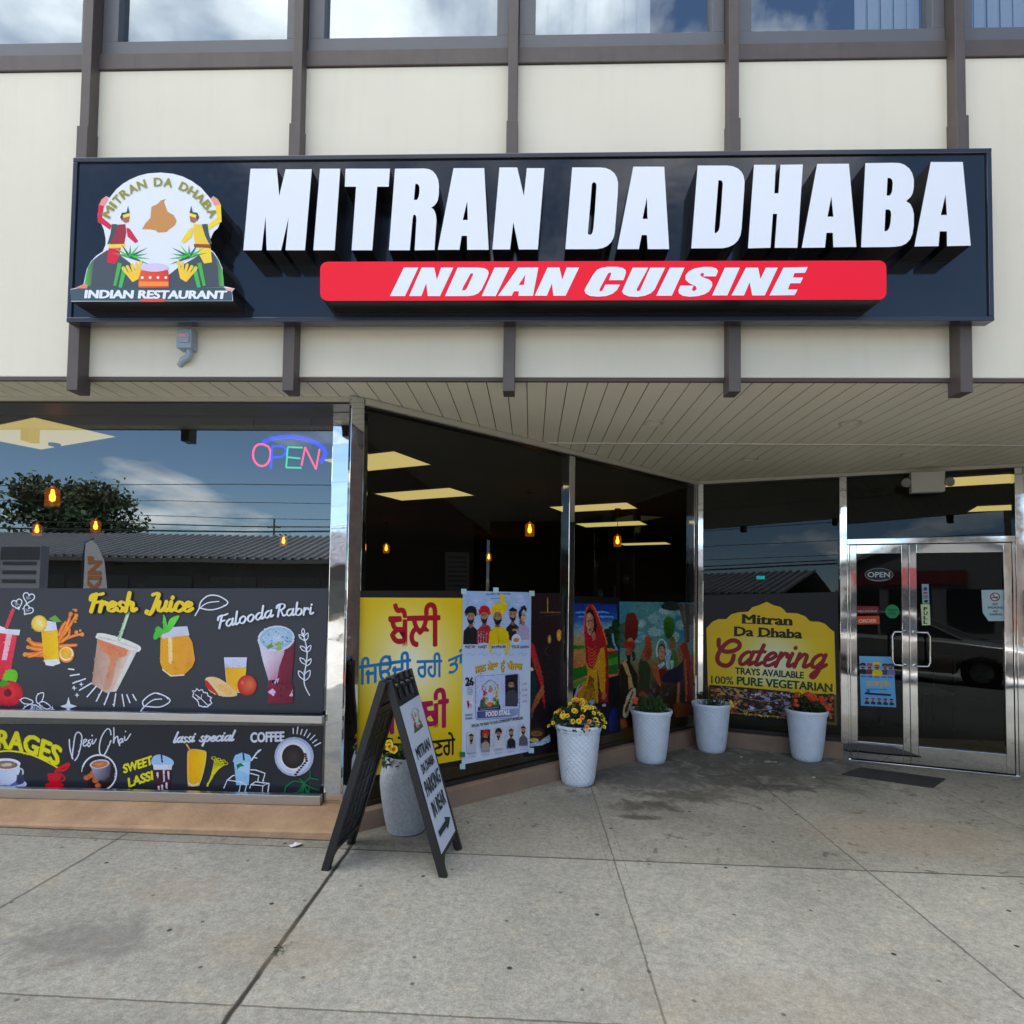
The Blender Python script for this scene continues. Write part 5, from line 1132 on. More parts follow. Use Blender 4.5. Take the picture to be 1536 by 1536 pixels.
a.poly(cF((610,470),(620,250),(660,205),(715,215),(745,330),(740,440),(700,500)), (130, 26, 26), grad=(cF(650, 210), cF(680, 480), (90, 14, 18)), sm=True); a.poly(cF((1050,470),(1015,370),(1020,270),(1070,240),(1115,280),(1125,380),(1095,460)), (50, 120, 24), sm=True, grad=(cF(1060, 250), cF(1090, 460), (20, 74, 14)))
# drummer with turban
a.poly(cF((560,750),(590,700),(660,720),(740,850),(740,1000),(700,1200),(640,1330),(580,1400),(562,1350)), (34, 20, 14)); a.poly(cF((580,730),(610,690),(640,760),(660,830),(700,980),(650,1000),(640,880)), (196, 160, 90)); a.poly(cF((600,570),(610,510),(660,480),(710,510),(715,570),(690,600),(640,590)), (160, 34, 34), sm=True); a.poly(cF((615,500),(660,465),(690,480),(700,510),(640,505)), (200, 120, 60))
a.ell(*cF(645, 620), 5, 8, (130, 76, 52), (160, 96, 66)); a.poly(cF((625,650),(670,640),(665,720),(640,720)), (20, 12, 10)); a.poly(cF((680,600),(715,620),(720,690),(690,720)), (50, 16, 18))
a.poly(cF((588,1280),(600,1160),(650,1040),(700,990),(722,1010),(715,1100),(660,1220),(625,1300)), (196, 190, 150), sm=True); a.poly(cF((598,1230),(690,1020),(700,1030),(620,1260)), (120, 40, 30))
a.poly(cF((740,1060),(790,1020),(830,1050),(880,1080),(860,1110),(780,1080)), (150, 86, 56)); a.poly(cF((560,1310),(620,1320),(640,1400),(566,1415)), (150, 70, 26))
# dancers behind
a.poly(cF((750,760),(790,600),(815,580),(830,700),(880,780),(860,980),(760,1000)), (44, 60, 34)); a.ell(*cF(805, 650), 4.4, 8, (150, 90, 70)); a.poly(cF((815,650),(815,470),(845,420),(880,470),(890,600),(870,700),(840,700)), (186, 80, 40), grad=(cF(820, 450), cF(880, 650), (150, 50, 30)))
a.poly(cF((880,740),(930,740),(985,840),(985,980),(960,960),(910,850)), (176, 84, 50)); a.poly(cF((860,700),(880,690),(900,740),(940,750),(930,790),(890,780)), (170, 100, 70)); a.ell(*cF(993, 620), 6.2, 13, (30, 14, 14)); a.ell(*cF(992, 625), 5, 11, (196, 138, 108), (216, 160, 130)); a.stroke(cF((982,612),(990,612)), 1, (20, 10, 10), sm=False); a.stroke(cF((998,612),(1006,612)), 1, (20, 10, 10), sm=False); a.stroke(cF((988,660),(998,660)), 1.4, (160, 30, 40), sm=False)
a.ring(*cF(992, 600), 7.4, 2.4, (214, 220, 210), ry=17, a0=150, a1=400); a.poly(cF((1030,560),(1090,600),(1095,800),(1040,790)), (170, 200, 220)); a.poly(cF((950,750),(1020,720),(1030,745),(970,790)), (190, 200, 226)); a.poly(cF((960,790),(1040,790),(1040,900),(980,920)), (110, 20, 24))
a.ell(*cF(1105, 520), 5, 10, (150, 96, 60)); a.poly(cF((1080,480),(1110,450),(1135,480),(1130,500),(1085,500)), (60, 110, 30)); a.poly(cF((1075,700),(1110,580),(1150,620),(1160,760),(1120,900),(1080,860)), (70, 110, 40)); a.poly(cF((1080,700),(1120,700),(1110,820),(1090,810)), (160, 200, 200))
a.poly(cF((1040,820),(1160,760),(1220,700),(1220,900),(1150,950),(1010,930),(990,880)), (26, 20, 60)); a.ell(*cF(1195, 620), 5, 12, (150, 96, 70)); a.poly(cF((1190,560),(1215,510),(1260,530),(1290,650),(1320,900),(1310,1130),(1250,1140),(1230,800),(1215,650)), (156, 40, 34), grad=(cF(1220, 560), cF(1310, 1100), (110, 16, 22))); a.stroke(cF((1235,690),(1245,900),(1250,1130)), 2, (190, 110, 50))
a.poly(cF((1140,940),(1210,930),(1210,1160),(1150,1170)), (40, 30, 70)); a.stroke(cF((1172,940),(1160,1180)), 4, (176, 110, 50)); a.poly(cF((1110,1170),(1180,1140),(1320,1160),(1330,1280),(1140,1300)), (120, 66, 26))
for i in range(14): a.ell(*cF(800+rnd.uniform(0, 290), 960+rnd.uniform(0, 140)), 2.6, 4.5, ((96, 90, 84), (60, 40, 30), (40, 56, 40), (80, 60, 80))[i % 4], n=8)
a.daub((930, 903, 1040, 1085), 3000, .95, .42, 3)
o = a.build('dancers_painting', M_paint); tag(o, 'painted poster of bhangra drummer and dancers with fan turbans', 'poster')

# yellow catering graphic on the inner glass
a = Art(w2(.010))
a.poly([(1053, 893), (1257, 888), (1261, 1098), (1054, 1066)], (13, 13, 15))
out = cG((132,350),(190,285),(250,258),(330,258),(380,210),(450,190),(550,183),(590,140),(660,118),(735,85),(800,118),(870,135),(915,170),(930,195),(1040,200),(1120,230),(1170,280),(1260,285),(1320,305),(1370,355),(1412,385),(1440,1325),(1200,1290),(940,1255),(345,1200),(150,1150))
def cglow(u, v): d = math.hypot((u-1160)/70, (v-993)/75); return mixc_((236, 240, 205), (240, 200, 16), (d-.15)*1.1)
a.poly(out, (238, 196, 14))
a.grid([cG(140, 395), cG(1410, 430), cG(1425, 990), cG(150, 920)], 16, 10, lambda i, j, u, v: cglow(u, v) if 0 < i < 1 and 0 < j < 1 else (238, 196, 14))
a.text('Mitran', cG(495, 298), cG(985, 318), (0, -13.2), (18, 16, 14), bold=.04); a.text('Da Dhaba', cG(415, 422), cG(1085, 450), (0, -13.2), (18, 16, 14), bold=.04)
for x0, x1, y in ((488, 540, 298), (552, 596, 300), (640, 700, 304), (720, 790, 308), (850, 905, 314), (930, 990, 317), (410, 470, 424), (640, 700, 432), (745, 850, 437), (915, 960, 443)): a.stroke(cG((x0, y), (x1, y+1)), 1.6, (18, 16, 14), sm=False)
MR = (156, 14, 34)
for k, (w, col) in enumerate(((6.6, (90, 6, 20)), (5.2, MR))):
    a.stroke(cG((255,470),(262,540),(330,575),(430,560),(465,520),(440,475),(370,470),(290,530),(245,640),(270,710),(340,728),(395,690),(400,620),(355,610)) if False else cG((255,465),(258,530),(310,580),(390,580),(455,545),(460,500),(410,472),(345,490),(270,570),(240,650),(265,705),(330,725),(385,690),(405,625)), w, col)
    a.script('atering', cG(430, 712), cG(1310, 748), (2.2, -19.5), col, w*.92, .30, nib=(.75, 0.3))
a.text('TRAYS AVAILABLE', cG(420, 806), cG(1105, 852), (0, -9.6), (26, 30, 26), bold=.03); a.text('100%', cG(180, 900), cG(400, 912), (0, -11.2), (40, 60, 30), bold=.015); a.text('PURE VEGETARIAN', cG(440, 912), cG(1390, 985), (0, -11.8), (8, 70, 34), bold=.035)
a.poly(cG((160,915),(550,945),(970,985),(1010,1010),(1040,1040),(1200,1010),(1410,1005),(1415,1290),(940,1235),(345,1185),(160,1150)), (46, 26, 20))
fr = random.Random(5)
for i in range(330):
    x = 170+fr.random()*1230; y = 940+(x-160)*.07+fr.random()*225
    c = ((190, 90, 40), (120, 40, 24), (150, 130, 50), (60, 30, 22), (200, 150, 70))[fr.randrange(5)]
    if 555 < x < 970: c = ((150, 160, 200), (110, 34, 30), (70, 60, 80), (196, 200, 220), (130, 70, 50), (40, 36, 50))[fr.randrange(6)]
    elif x > 980: c = ((196, 60, 24), (120, 30, 20), (70, 24, 18), (206, 110, 50))[fr.randrange(4)]
    a.ell(*cG(x, y), fr.uniform(1.2, 4.6), fr.uniform(.9, 2.6), c, mixc_(c, (240, 220, 180), fr.random()*.5), rot=fr.uniform(-.6, .6), n=9)
for P in ([(280,930),(370,1010),(540,1050)], [(330,940),(480,975),(545,1040)], [(350,1060),(440,1140),(540,1200)], [(560,1060),(760,1080),(930,1060)], [(700,1000),(740,1080),(860,1060)], [(560,1180),(740,1160),(900,1200)], [(880,1040),(930,1100),(900,1160)]): a.stroke(cG(*P), 1.1, (150, 146, 146))
a.daub((1064, 1037, 1250, 1084), 1300, 1.0, .45, 8)
o = a.build('catering_graphic', M_print); tag(o, 'yellow arched window graphic reading Mitran Da Dhaba Catering, TRAYS AVAILABLE, 100% PURE VEGETARIAN', 'window graphic')

# stickers and small signs on the door
cX, cZ = crop(1230, 640, 5.02), crop(1230, 900, 5.02)
PDOOR = Plane(Vector((P1[0], P1[1], 0))-n2*-.0+NW2*.016, NW2)
a = Art(PDOOR); q = [cZ(295, 422), cZ(553, 428), cZ(574, 808), cZ(308, 795)]
a.grid(q, 6, 8, lambda i, j, u, v: mixc_((120, 190, 236), (90, 170, 226), j))
cP = lambda *p: (cP1(p) if not isinstance(p[0], (tuple, list)) else [cP1(x) for x in p])
def cP1(p):
    i = (p[0]-75)/(590-75); j = (p[1]-80)/(1400-80)
    return tuple((q[0][k]*(1-i)+q[1][k]*i)*(1-j)+(q[3][k]*(1-i)+q[2][k]*i)*j for k in (0, 1))
cP.k = 9.6
for x, tb, sh in ((125, (22, 20, 22), (26, 24, 26)), (225, (214, 80, 24), (150, 20, 30)), (455, (60, 60, 70), (70, 70, 90)), (540, (80, 50, 60), (140, 110, 170))): sardar(a, cP, x, 330, 1.3, tb, sh)
sardar(a, cP, 335, 310, 1.7, (244, 206, 20), (238, 204, 10))
for i in range(5): a.text(('PREETAM', 'HARJIT', 'BHUPINDER', 'TEGI', 'HARMAN')[i], cP(90+i*100, 640), cP(165+i*100, 640), (0, -2.6), (40, 40, 90), bold=.02)
a.text('ਜਸ਼ਨ ਮੇਲਾ ਨੂੰ ਪੰਜਾਬ', cP(160, 870), cP(520, 870), (0, -7), (222, 190, 60), bold=.03, cap=.63); a.stroke([cP(200, 950), cP(460, 940)], 1.2, (60, 110, 170), sm=False)
a.stroke([cP(150, 1070), cP(510, 1085)], 3, (16, 30, 60), sm=False); a.text('26', cP(160, 1040), cP(210, 1040), (0, -5), (16, 30, 60), bold=.04)
for i in range(5):
    a.poly([cP(130+i*90, 1170), cP(200+i*90, 1170), cP(200+i*90, 1320), cP(130+i*90, 1320)], (150, 170, 200)); sardar(a, cP, 165+i*90, 1220, .75, (24, 24, 30) if i != 1 else (190, 40, 50), (40, 40, 60))
a.daub((1290, 990, 1342, 1012), 260, .6, .3, 9)
o = a.build('door_poster', M_print); tag(o, 'small bright blue event poster with portraits on the narrow door leaf', 'poster')
def sticker(name, label, cat, fn):
    a = Art(PDOOR); fn(a); o = a.build(name, M_print); tag(o, label, cat)
def s1(a):
    a.poly(cX((265,1352),(440,1352),(445,1405),(268,1408)), (112, 20, 30)); a.text('WELCOME BACK', cX(285, 1398), cX(430, 1396), (0, -3.2), (196, 150, 150), bold=.03); a.text('ONLINE', cX(310, 1375), cX(400, 1374), (0, -2.2), (150, 70, 70), bold=.01)
sticker('maroon_sticker', 'dark maroon rectangular sticker on narrow door leaf above the orange one', 'sticker', s1)
def s2(a):
    a.poly(cX((268,1428),(446,1425),(450,1486),(272,1490)), (206, 70, 30)); a.text('ORDER', cX(292, 1476), cX(425, 1474), (0, -5), (236, 180, 150), bold=.05)
sticker('orange_sticker', 'orange rectangular sticker on narrow door leaf below the maroon one', 'sticker', s2)
def s3(a):
    a.ell(*cX(545, 1392), 10.4, 10.4, (10, 136, 76), n=30); a.text('FRESH', cX(515, 1390), cX(575, 1390), (0, -3.4), (6, 60, 40), bold=.02); a.text('LOCAL', cX(515, 1415), cX(575, 1415), (0, -3.4), (6, 60, 40), bold=.03)
sticker('round_sticker', 'round green sticker on the narrow door leaf', 'sticker', s3)
def s4(a):
    a.poly(cX((758,1338),(826,1338),(832,1494),(768,1496)), (206, 222, 170))
    for i, ch in enumerate('PULL'): a.text(ch, cX(782, 1385+i*33), cX(808, 1385+i*33), (0, -5.2), (24, 40, 30), bold=.04)
sticker('pull_sticker', 'pale green vertical sticker reading PULL on the wide door leaf', 'sticker', s4)
def s5(a):
    a.poly(cX((766,1185),(818,1185),(824,1332),(772,1334)), (150, 170, 180)); a.ell(*cX(793, 1222), 3, 3, (20, 60, 140), n=12); a.poly(cX((778,1246),(810,1246),(810,1258),(778,1258)), (150, 40, 70)); a.poly(cX((785,1305),(812,1305),(812,1325),(785,1325)), (20, 24, 30)); a.poly(cX((776,1266),(814,1266),(815,1296),(777,1296)), (110, 130, 140))
sticker('card_sticker', 'narrow grey payment card sticker above the PULL sticker', 'sticker', s5)
def s6(a):
    a.poly(cX((1215,1230),(1420,1228),(1428,1462),(1270,1464),(1225,1400)), (176, 200, 206)); a.ell(*cX(1318, 1282), 7.6, 6.6, (140, 30, 50)); a.ell(*cX(1318, 1282), 5.8, 5.0, (200, 210, 214)); a.stroke(cX((1295, 1288), (1340, 1284)), 1.6, (30, 40, 46), sm=False); a.stroke(cX((1298, 1262), (1338, 1302)), 1.5, (140, 30, 50), sm=False)
    for t, x0, x1, y in (('NO', 1300, 1338, 1345), ('SMOKING', 1262, 1378, 1370), ('NO', 1305, 1342, 1398), ('VAPING', 1275, 1372, 1422)): a.text(t, cX(x0, y), cX(x1, y), (0, -3.2), (30, 44, 52), bold=.03)
sticker('no_smoking_sign', 'pale blue NO SMOKING NO VAPING sign on the wide door leaf', 'sign', s6)
def s7(a):
    P = cX(*[(445+105*math.cos(math.radians(t)), 1115+48*math.sin(math.radians(t))) for t in range(0, 360, 12)]); a.poly(P, (26, 28, 34)); a.stroke(P, .9, (120, 124, 132), closed=True, sm=False); a.text('OPEN', cX(360, 1133), cX(525, 1133), (0, -7.6), (190, 194, 202), bold=.02); a.stroke(cX((385,1152),(440,1158),(510,1150)), 1.0, (130, 134, 142))
sticker('oval_open_sign', 'small dark oval OPEN sign on the narrow door leaf', 'sign', s7)
# menu sheets hung on the glass behind posters
a = Art(w1(-.02)); a.poly([(668, 828), (704, 829), (704, 886), (668, 886)], (70, 70, 72))
for i in range(7): a.stroke([(673, 836+i*7), (699, 836.5+i*7)], 2.4, (40, 40, 42), sm=False)
tag(a.build('paper_notice', M_print), 'faint grey paper notice inside the angled glass above the yellow poster', 'notice')
# ------------------------------------------------------------------ folding pavement sign
def panel_M(foot_n, foot_f, top_n, top_f):
    o = Vector(foot_n); x = (Vector(foot_f)-o).normalized(); up = (Vector(top_n)-o); up = (up-x*up.dot(x)).normalized(); n = x.cross(up)
    return Matrix(((x.x, up.x, n.x, o.x), (x.y, up.y, n.y, o.y), (x.z, up.z, n.z, o.z), (0, 0, 0, 1)))
RN, RF = Vector((-.303, -.283, gz(-.3))), Vector((-.262, .100, gz(-.26)))
LN, LF = Vector((-.957, -.267, gz(-.95))), Vector((-.924, .123, gz(-.92)))
TN, TF = Vector((-.644, -.265, 1.045)), Vector((-.605, .118, 1.055))
afr = thing('sidewalk_sign', (-.62, -.08, 0), 'black folding A-frame pavement sign with white insert reading PARKING IN REAR', 'a-frame sign')
M_plas = mat('black_moulded_plastic', (.014, .0145, .016), .42, bump=.10, bscale=220)
Wd = (RF-RN).length
def board(M, name, H, inner):
    b = MB(M); w = Wd
    s = .034
    def pr(P, z0, z1): b.prism([(x, y, z0) for x, y in P], (0, 0, z1-z0))
    pr([(0, 0), (.045, 0), (.052, .05), (.09, .085), (w-.09, .085), (w-.052, .05), (w-.045, 0), (w, 0), (w, H), (0, H)], -s*.45, s*.28)
    for P in ([(-.003, -.004), (.030, -.004), (.030, H), (-.003, H)], [(w-.030, -.004), (w+.003, -.004), (w+.003, H), (w-.030, H)]): pr(P, -s*.75, s*.5)
    pr([(.030, .10), (w-.030, .10), (w-.030, .13), (.030, .13)], -s*.7, s*.45)
    pr([(.030, H-.17), (w-.030, H-.17), (w-.030, H-.145), (.030, H-.145)], -s*.7, s*.45)
    if inner:
        for i in range(6): pr([(.035, .2+i*.13), (w-.035, .2+i*.13), (w-.035, .214+i*.13), (.035, .214+i*.13)], -s*.58, -s*.4)
        for i in range(4): pr([(.07+i*.075, .14), (.082+i*.075, .14), (.082+i*.075, H-.2), (.07+i*.075, H-.2)], -s*.57, -s*.4)
    return b.build(name, M_plas, afr, bevel=.004)
MR_ = panel_M(RN, RF, TN+Vector((.012, 0, 0)), TF); ML_ = panel_M(LF, LN, TF-Vector((.012, 0, 0)), TN)
board(MR_, 'front_board', (TN-RN).length-.01, True); board(ML_, 'back_board', (TN-LN).length-.01, True)
hb = MB(MR_); Hh = (TN-RN).length
for i in range(4):
    x = .035+i*.095
    hb.lathe([(.0, .02), (.011, .02), (.014, .008), (.016, 0)], 10, (x+.01, Hh-.05, .014)); hb.box(x, x+.05, Hh-.03, Hh+.012, -.03, .024)
for i in range(3): hb.box(.06+i*.095, .10+i*.095, Hh-.13, Hh-.07, .012, .022)
hb.build('hinge', mat('glossy_black_plastic', (.012, .012, .013), .16), afr, bevel=.004, smooth=True)
rn = Vector((MR_[0][2], MR_[1][2], MR_[2][2]))
if rn.x < 0: rn = -rn
PA = Plane(RN+rn*.0175, rn); cS = crop(470, 990, 4.517); a = Art(PA, .0)
a.poly(cS((585,318),(718,235),(962,1155),(868,1318)), (216, 224, 240))
def cIns(p):
    """insert coordinates 0..1 across, 0..1 down"""
    A, B, Cc, D = cS((585,318),(718,235),(962,1155),(868,1318)); i, j = p
    return tuple((A[k]*(1-i)+B[k]*i)*(1-j)+(D[k]*(1-i)+Cc[k]*i)*j for k in (0, 1))
LT2 = lambda *p: (cIns((.31+p[0]/1500*.5, .05+(p[1]-60)/1140*.165)) if not isinstance(p[0], (tuple, list)) else [cIns((.31+x/1500*.5, .05+(y-60)/1140*.165)) for x, y in p])
LT2.k = 40.0
logo(a, LT2, False)
for t, i0, i1, j0, j1, fl in (('MITRAN', .14, .86, .30, .375, 0), ('DA DHABA', .18, .86, .415, .48, 0), ('PARKING', .10, .93, .525, .625, 0), ('IN REAR', .16, .90, .675, .775, 0)):
    a.text(t, cIns((i0, j1)), cIns((i1, j1)), (0, 0), (22, 44, 48), bold=.03, warp=lambda x, q, i0=i0, i1=i1, j0=j0, j1=j1: cIns((i0+(i1-i0)*x, j1-(j1-j0)*q)))
a.poly([cIns(p) for p in ((.14, .865), (.62, .865), (.62, .84), (.90, .885), (.62, .93), (.62, .905), (.14, .905))], (22, 52, 52))
a.build('insert_sheet', M_print, afr)

# ------------------------------------------------------------------ planters and their flowers
def pot_mat():
    m = mat('white_quilted_resin', (.76, .85, .96), .42); N, L = nodes(m); b = N['Principled BSDF']
    t = N.new('ShaderNodeTexCoord'); sx = N.new('ShaderNodeSeparateXYZ'); L.new(t.outputs['Object'], sx.inputs[0])
    def M_(op, p, q=None):
        x = N.new('ShaderNodeMath'); x.operation = op
        for i, v in enumerate((p, q)):
            if v is None: continue
            if isinstance(v, (int, float)): x.inputs[i].default_value = v
            else: L.new(v, x.inputs[i])
        return x.outputs[0]
    an = M_('MULTIPLY', M_('ARCTAN2', sx.outputs[1], sx.outputs[0]), 11.0); zz = M_('MULTIPLY', sx.outputs[2], 72.0)
    s1 = M_('ABSOLUTE', M_('SINE', M_('ADD', an, zz))); s2 = M_('ABSOLUTE', M_('SINE', M_('SUBTRACT', an, zz)))
    h = M_('POWER', M_('MULTIPLY', s1, s2), .45)
    k = N.new('ShaderNodeBump'); k.inputs['Strength'].default_value = .55; k.inputs['Distance'].default_value = .006; L.new(h, k.inputs['Height']); L.new(k.outputs[0], b.inputs['Normal'])
    n = N.new('ShaderNodeTexNoise'); n.inputs['Scale'].default_value = 9; n.inputs['Detail'].default_value = 6; L.new(t.outputs['Object'], n.inputs['Vector'])
    r = N.new('ShaderNodeMapRange'); r.inputs[1].default_value = .3; r.inputs[2].default_value = .75; r.inputs[3].default_value = .92; r.inputs[4].default_value = 1.05; L.new(n.outputs['Fac'], r.inputs[0])
    v = N.new('ShaderNodeVectorMath'); v.operation = 'SCALE'; v.inputs[0].default_value = (.76, .85, .96); L.new(r.outputs[0], v.inputs['Scale']); L.new(v.outputs[0], b.inputs['Base Color'])
    return m
M_pot = pot_mat(); M_potrim = mat('white_resin_rim', (.78, .87, .97), .38, var=.04)
M_potg = mat('grey_speckled_resin', (.42, .46, .50), .55, var=.22, vscale=55, bump=.25, bscale=120)
M_soil = mat('potting_soil', (.03, .022, .016), .95, var=.3, bump=.6)
HP = .485
def make_planter(label, round_=False):
    t = thing('planter', (0, 0, 0), label, 'planter', 'planters along the entrance glass', world=False)
    if not round_:
        pr = [(.0, 0), (.118, 0), (.128, .008)]+[(.128+.050*(z/.43)**.72, z) for z in [.43*i/10 for i in range(1, 11)]]
        b = MB(); b.lathe(pr, 48); b.build('pot_body', M_pot, t, smooth=True)
        b = MB(); b.lathe([(.178, .43), (.185, .434), (.187, .452), (.194, .458), (.196, .474), (.191, .485), (.184, .484), (.178, .470), (.172, .40)], 48); b.build('pot_rim', M_potrim, t, smooth=True)
        b = MB(); b.lathe([(.0, .445), (.09, .444), (.174, .437)], 24); b.build('soil', M_soil, t, smooth=True)
    else:
        pr = [(.0, 0), (.108, 0), (.118, .006), (.140, .10), (.160, .22), (.170, .31), (.168, .37), (.150, .43), (.138, .452), (.140, .462), (.140, .476), (.132, .478), (.128, .44), (.125, .40)]
        b = MB(); b.lathe(pr, 48); b.build('pot_body', M_potg, t, smooth=True)
        b = MB(); b.lathe([(.0, .43), (.08, .43), (.127, .425)], 24); b.build('soil', M_soil, t, smooth=True)
    return t
M_leaf = mat('petunia_leaf', (.045, .095, .022), .5, var=.35, vscale=30); M_leafd = mat('dark_leaf', (.022, .055, .016), .5, var=.35, vscale=30)
M_pet = {'y': mat('yellow_petal', (.80, .60, .02), .5, var=.12, vscale=50), 'o': mat('orange_petal', (.80, .33, .02), .5, var=.15, vscale=50), 'r': mat('scarlet_petal', (.72, .07, .02), .5, var=.2, vscale=60), 'c': mat('flower_eye', (.45, .10, .01), .6), 'b': mat('amber_eye', (.62, .22, .01), .6)}
def foliage(nleaf, R, H, z0, size, m, fr, droop=0.0, parent=None, spike=False, cut=-1):
    b = MB()
    for i in range(nleaf):
        an = fr.random()*6.283; rr = R*math.sqrt(fr.random()); hh = z0+H*(fr.random()**.8)*(1-.55*(rr/R)**2)-droop*(rr/R)**3
        c = Vector((rr*math.cos(an), rr*math.sin(an), hh)); s_ = size*fr.uniform(.6, 1.3)
        d = Vector((math.cos(an)+fr.uniform(-.8, .8), math.sin(an)+fr.uniform(-.8, .8), fr.uniform(-.2, .9) if not spike else fr.uniform(1.2, 3))).normalized()
        q = d.cross(Vector((fr.uniform(-1, 1), fr.uniform(-1, 1), fr.uniform(-1, 1)))).normalized()*s_*(.34 if not spike else .10); nn = d.cross(q).normalized()*s_*.12
        b.add([c-d*s_*.5, c+q+nn, c+d*s_*.55, c-q+nn], [(0, 1, 2, 3)])
    for i in range(12):
        an = fr.random()*6.283; rr = R*.8*fr.random(); b.tube([(rr*.25*math.cos(an), rr*.25*math.sin(an), .43), (rr*.7*math.cos(an), rr*.7*math.sin(an), z0+H*.4), (rr*math.cos(an), rr*math.sin(an), z0+H*.7)], .0025, 5)
    return b.build('foliage', m, parent)
def blossom_mesh(mp, mc, r=.021):
    b = MB(); vs = [(0, 0, -.008)]; n = 20
    for i in range(n):
        a_ = 2*math.pi*i/n; k = 1+.10*math.cos(5*a_); vs.append((r*.5*math.cos(a_), r*.5*math.sin(a_), .001))
    for i in range(n):
        a_ = 2*math.pi*i/n; k = .92+.10*abs(math.cos(2.5*a_)); vs.append((r*k*math.cos(a_), r*k*math.sin(a_), .004+.002*math.sin(5*a_)))
    b.cur = 1; b.add(vs[:n+1], [(0, 1+i, 1+(i+1) % n) for i in range(n)]); b.cur = 0
    b.add(vs[1:], [(i, (i+1) % n, n+(i+1) % n, n+i) for i in range(n)])
    me = b.build('blossom_source', [mp, mc]); d = me.data; bpy.data.objects.remove(me); return d
BM = {'y': blossom_mesh(M_pet['y'], M_pet['b']), 'o': blossom_mesh(M_pet['o'], M_pet['c']), 'r': blossom_mesh(M_pet['r'], M_pet['r'], .019), 'Y': blossom_mesh(M_pet['y'], M_pet['y'], .018)}
def add_bloom(parent, p, d, kind, s=1.0):
    o = bpy.data.objects.new('blossom', BM[kind]); COL.objects.link(o); o.parent = parent; o.location = p
    o.rotation_euler = Vector(d).to_track_quat('Z', 'Y').to_euler(); o.scale = (s, s, s); return o
def plant(name, label, loc): return thing(name, loc, label, 'plant', None, world=False)
POTS = [((-.635, .335), 'grey speckled barrel planter standing behind the A-frame sign', True), ((.545, 1.44), 'white quilted planter overflowing with yellow flowers', False),
        ((1.285, 2.185), 'white quilted planter with grassy green plant below the dancers painting', False), ((1.985, 2.66), 'white quilted planter in the glass corner with one drooping yellow flower', False),
        ((2.845, 2.46), 'white quilted planter with scarlet flowers beside the glass door', False)]
first = make_planter(POTS[1][1]); first.location = (*POTS[1][0], gz(POTS[1][0][0])+.003)
for i, (xy, lb_, bar_) in enumerate(POTS):
    if i == 1: continue
    t = make_planter(lb_, True) if bar_ else copy_tree(first)
    t['label'] = lb_; t.location = (*xy, gz(xy[0])+.003); t.rotation_euler.z = i*.37
fr = random.Random(3)
def at_pot(i, dz=.0): x, y = POTS[i][0]; return (x, y, gz(x)+.003+dz)
p = plant('petunia_plant', 'mound of small yellow and orange flowers with dark eyes in white planter', at_pot(1))
foliage(520, .225, .19, .47, .034, M_leafd, fr, .02, p)
for i in range(74):
    an = fr.random()*6.283; rr = .25*math.sqrt(fr.random()); hh = .475+.19*(1-(rr/.25)**2.2)+fr.uniform(-.02, .02)-.02*(rr/.25)
    d = (math.cos(an)*(.25+rr*2.2), math.sin(an)*(.25+rr*2.2)-.55, .75); add_bloom(p, (rr*math.cos(an), rr*math.sin(an), hh), d, 'o' if fr.random() < .24 else 'y', fr.uniform(.75, 1.1))
p = plant('grassy_plant', 'tufted dark green plant with one orange flower in white planter', at_pot(2))
foliage(420, .165, .17, .44, .060, M_leaf, fr, .02, p, True); foliage(120, .17, .10, .44, .04, M_leafd, fr, .03, p)
for q in ((-.175, -.08, .575), (-.155, -.10, .59), (-.16, -.09, .56)): add_bloom(p, q, (-.3, -1, .3), 'r', 1.0)
p = plant('sparse_plant', 'sparse low green plant with a yellow flower hanging over the rim', at_pot(3))
foliage(150, .13, .15, .44, .045, M_leafd, fr, .0, p, True); foliage(70, .10, .05, .44, .045, M_leaf, fr, .06, p)
for q in ((.165, -.10, .50), (.15, -.13, .52), (.18, -.09, .47), (.17, -.13, .475)): add_bloom(p, q, (.3, -1, .2), 'Y', .9)
p = plant('geranium_plant', 'scarlet flowered plant with dark leaves in white planter beside door', at_pot(4))
foliage(300, .17, .16, .44, .045, M_leafd, fr, .03, p)
for cx_, cy_, cz_, n in ((.03, -.06, .60, 9), (.12, -.04, .585, 9), (.14, -.1, .52, 5), (-.13, -.06, .55, 5), (.06, .05, .61, 5)):
    for i in range(n): add_bloom(p, (cx_+fr.uniform(-.03, .03), cy_+fr.uniform(-.03, .03), cz_+fr.uniform(-.025, .025)), (fr.uniform(-.5, .5), -1, .6), 'r', fr.uniform(.7, 1.1))
p = plant('pansy_plant', 'leafy plant with a few yellow flowers in grey planter behind A-frame sign', at_pot(0))
foliage(300, .15, .12, .43, .045, M_leaf, fr, .03, p)
for q, k in (((-.09, -.10, .545), 'y'), ((-.06, -.12, .535), 'y'), ((.03, -.10, .55), 'y'), ((.05, -.12, .54), 'Y'), ((-.13, .05, .53), 'y'), ((.16, -.12, .545), 'r'), ((.175, -.11, .53), 'r')): add_bloom(p, q, (0, -1, .4), k, 1.25)

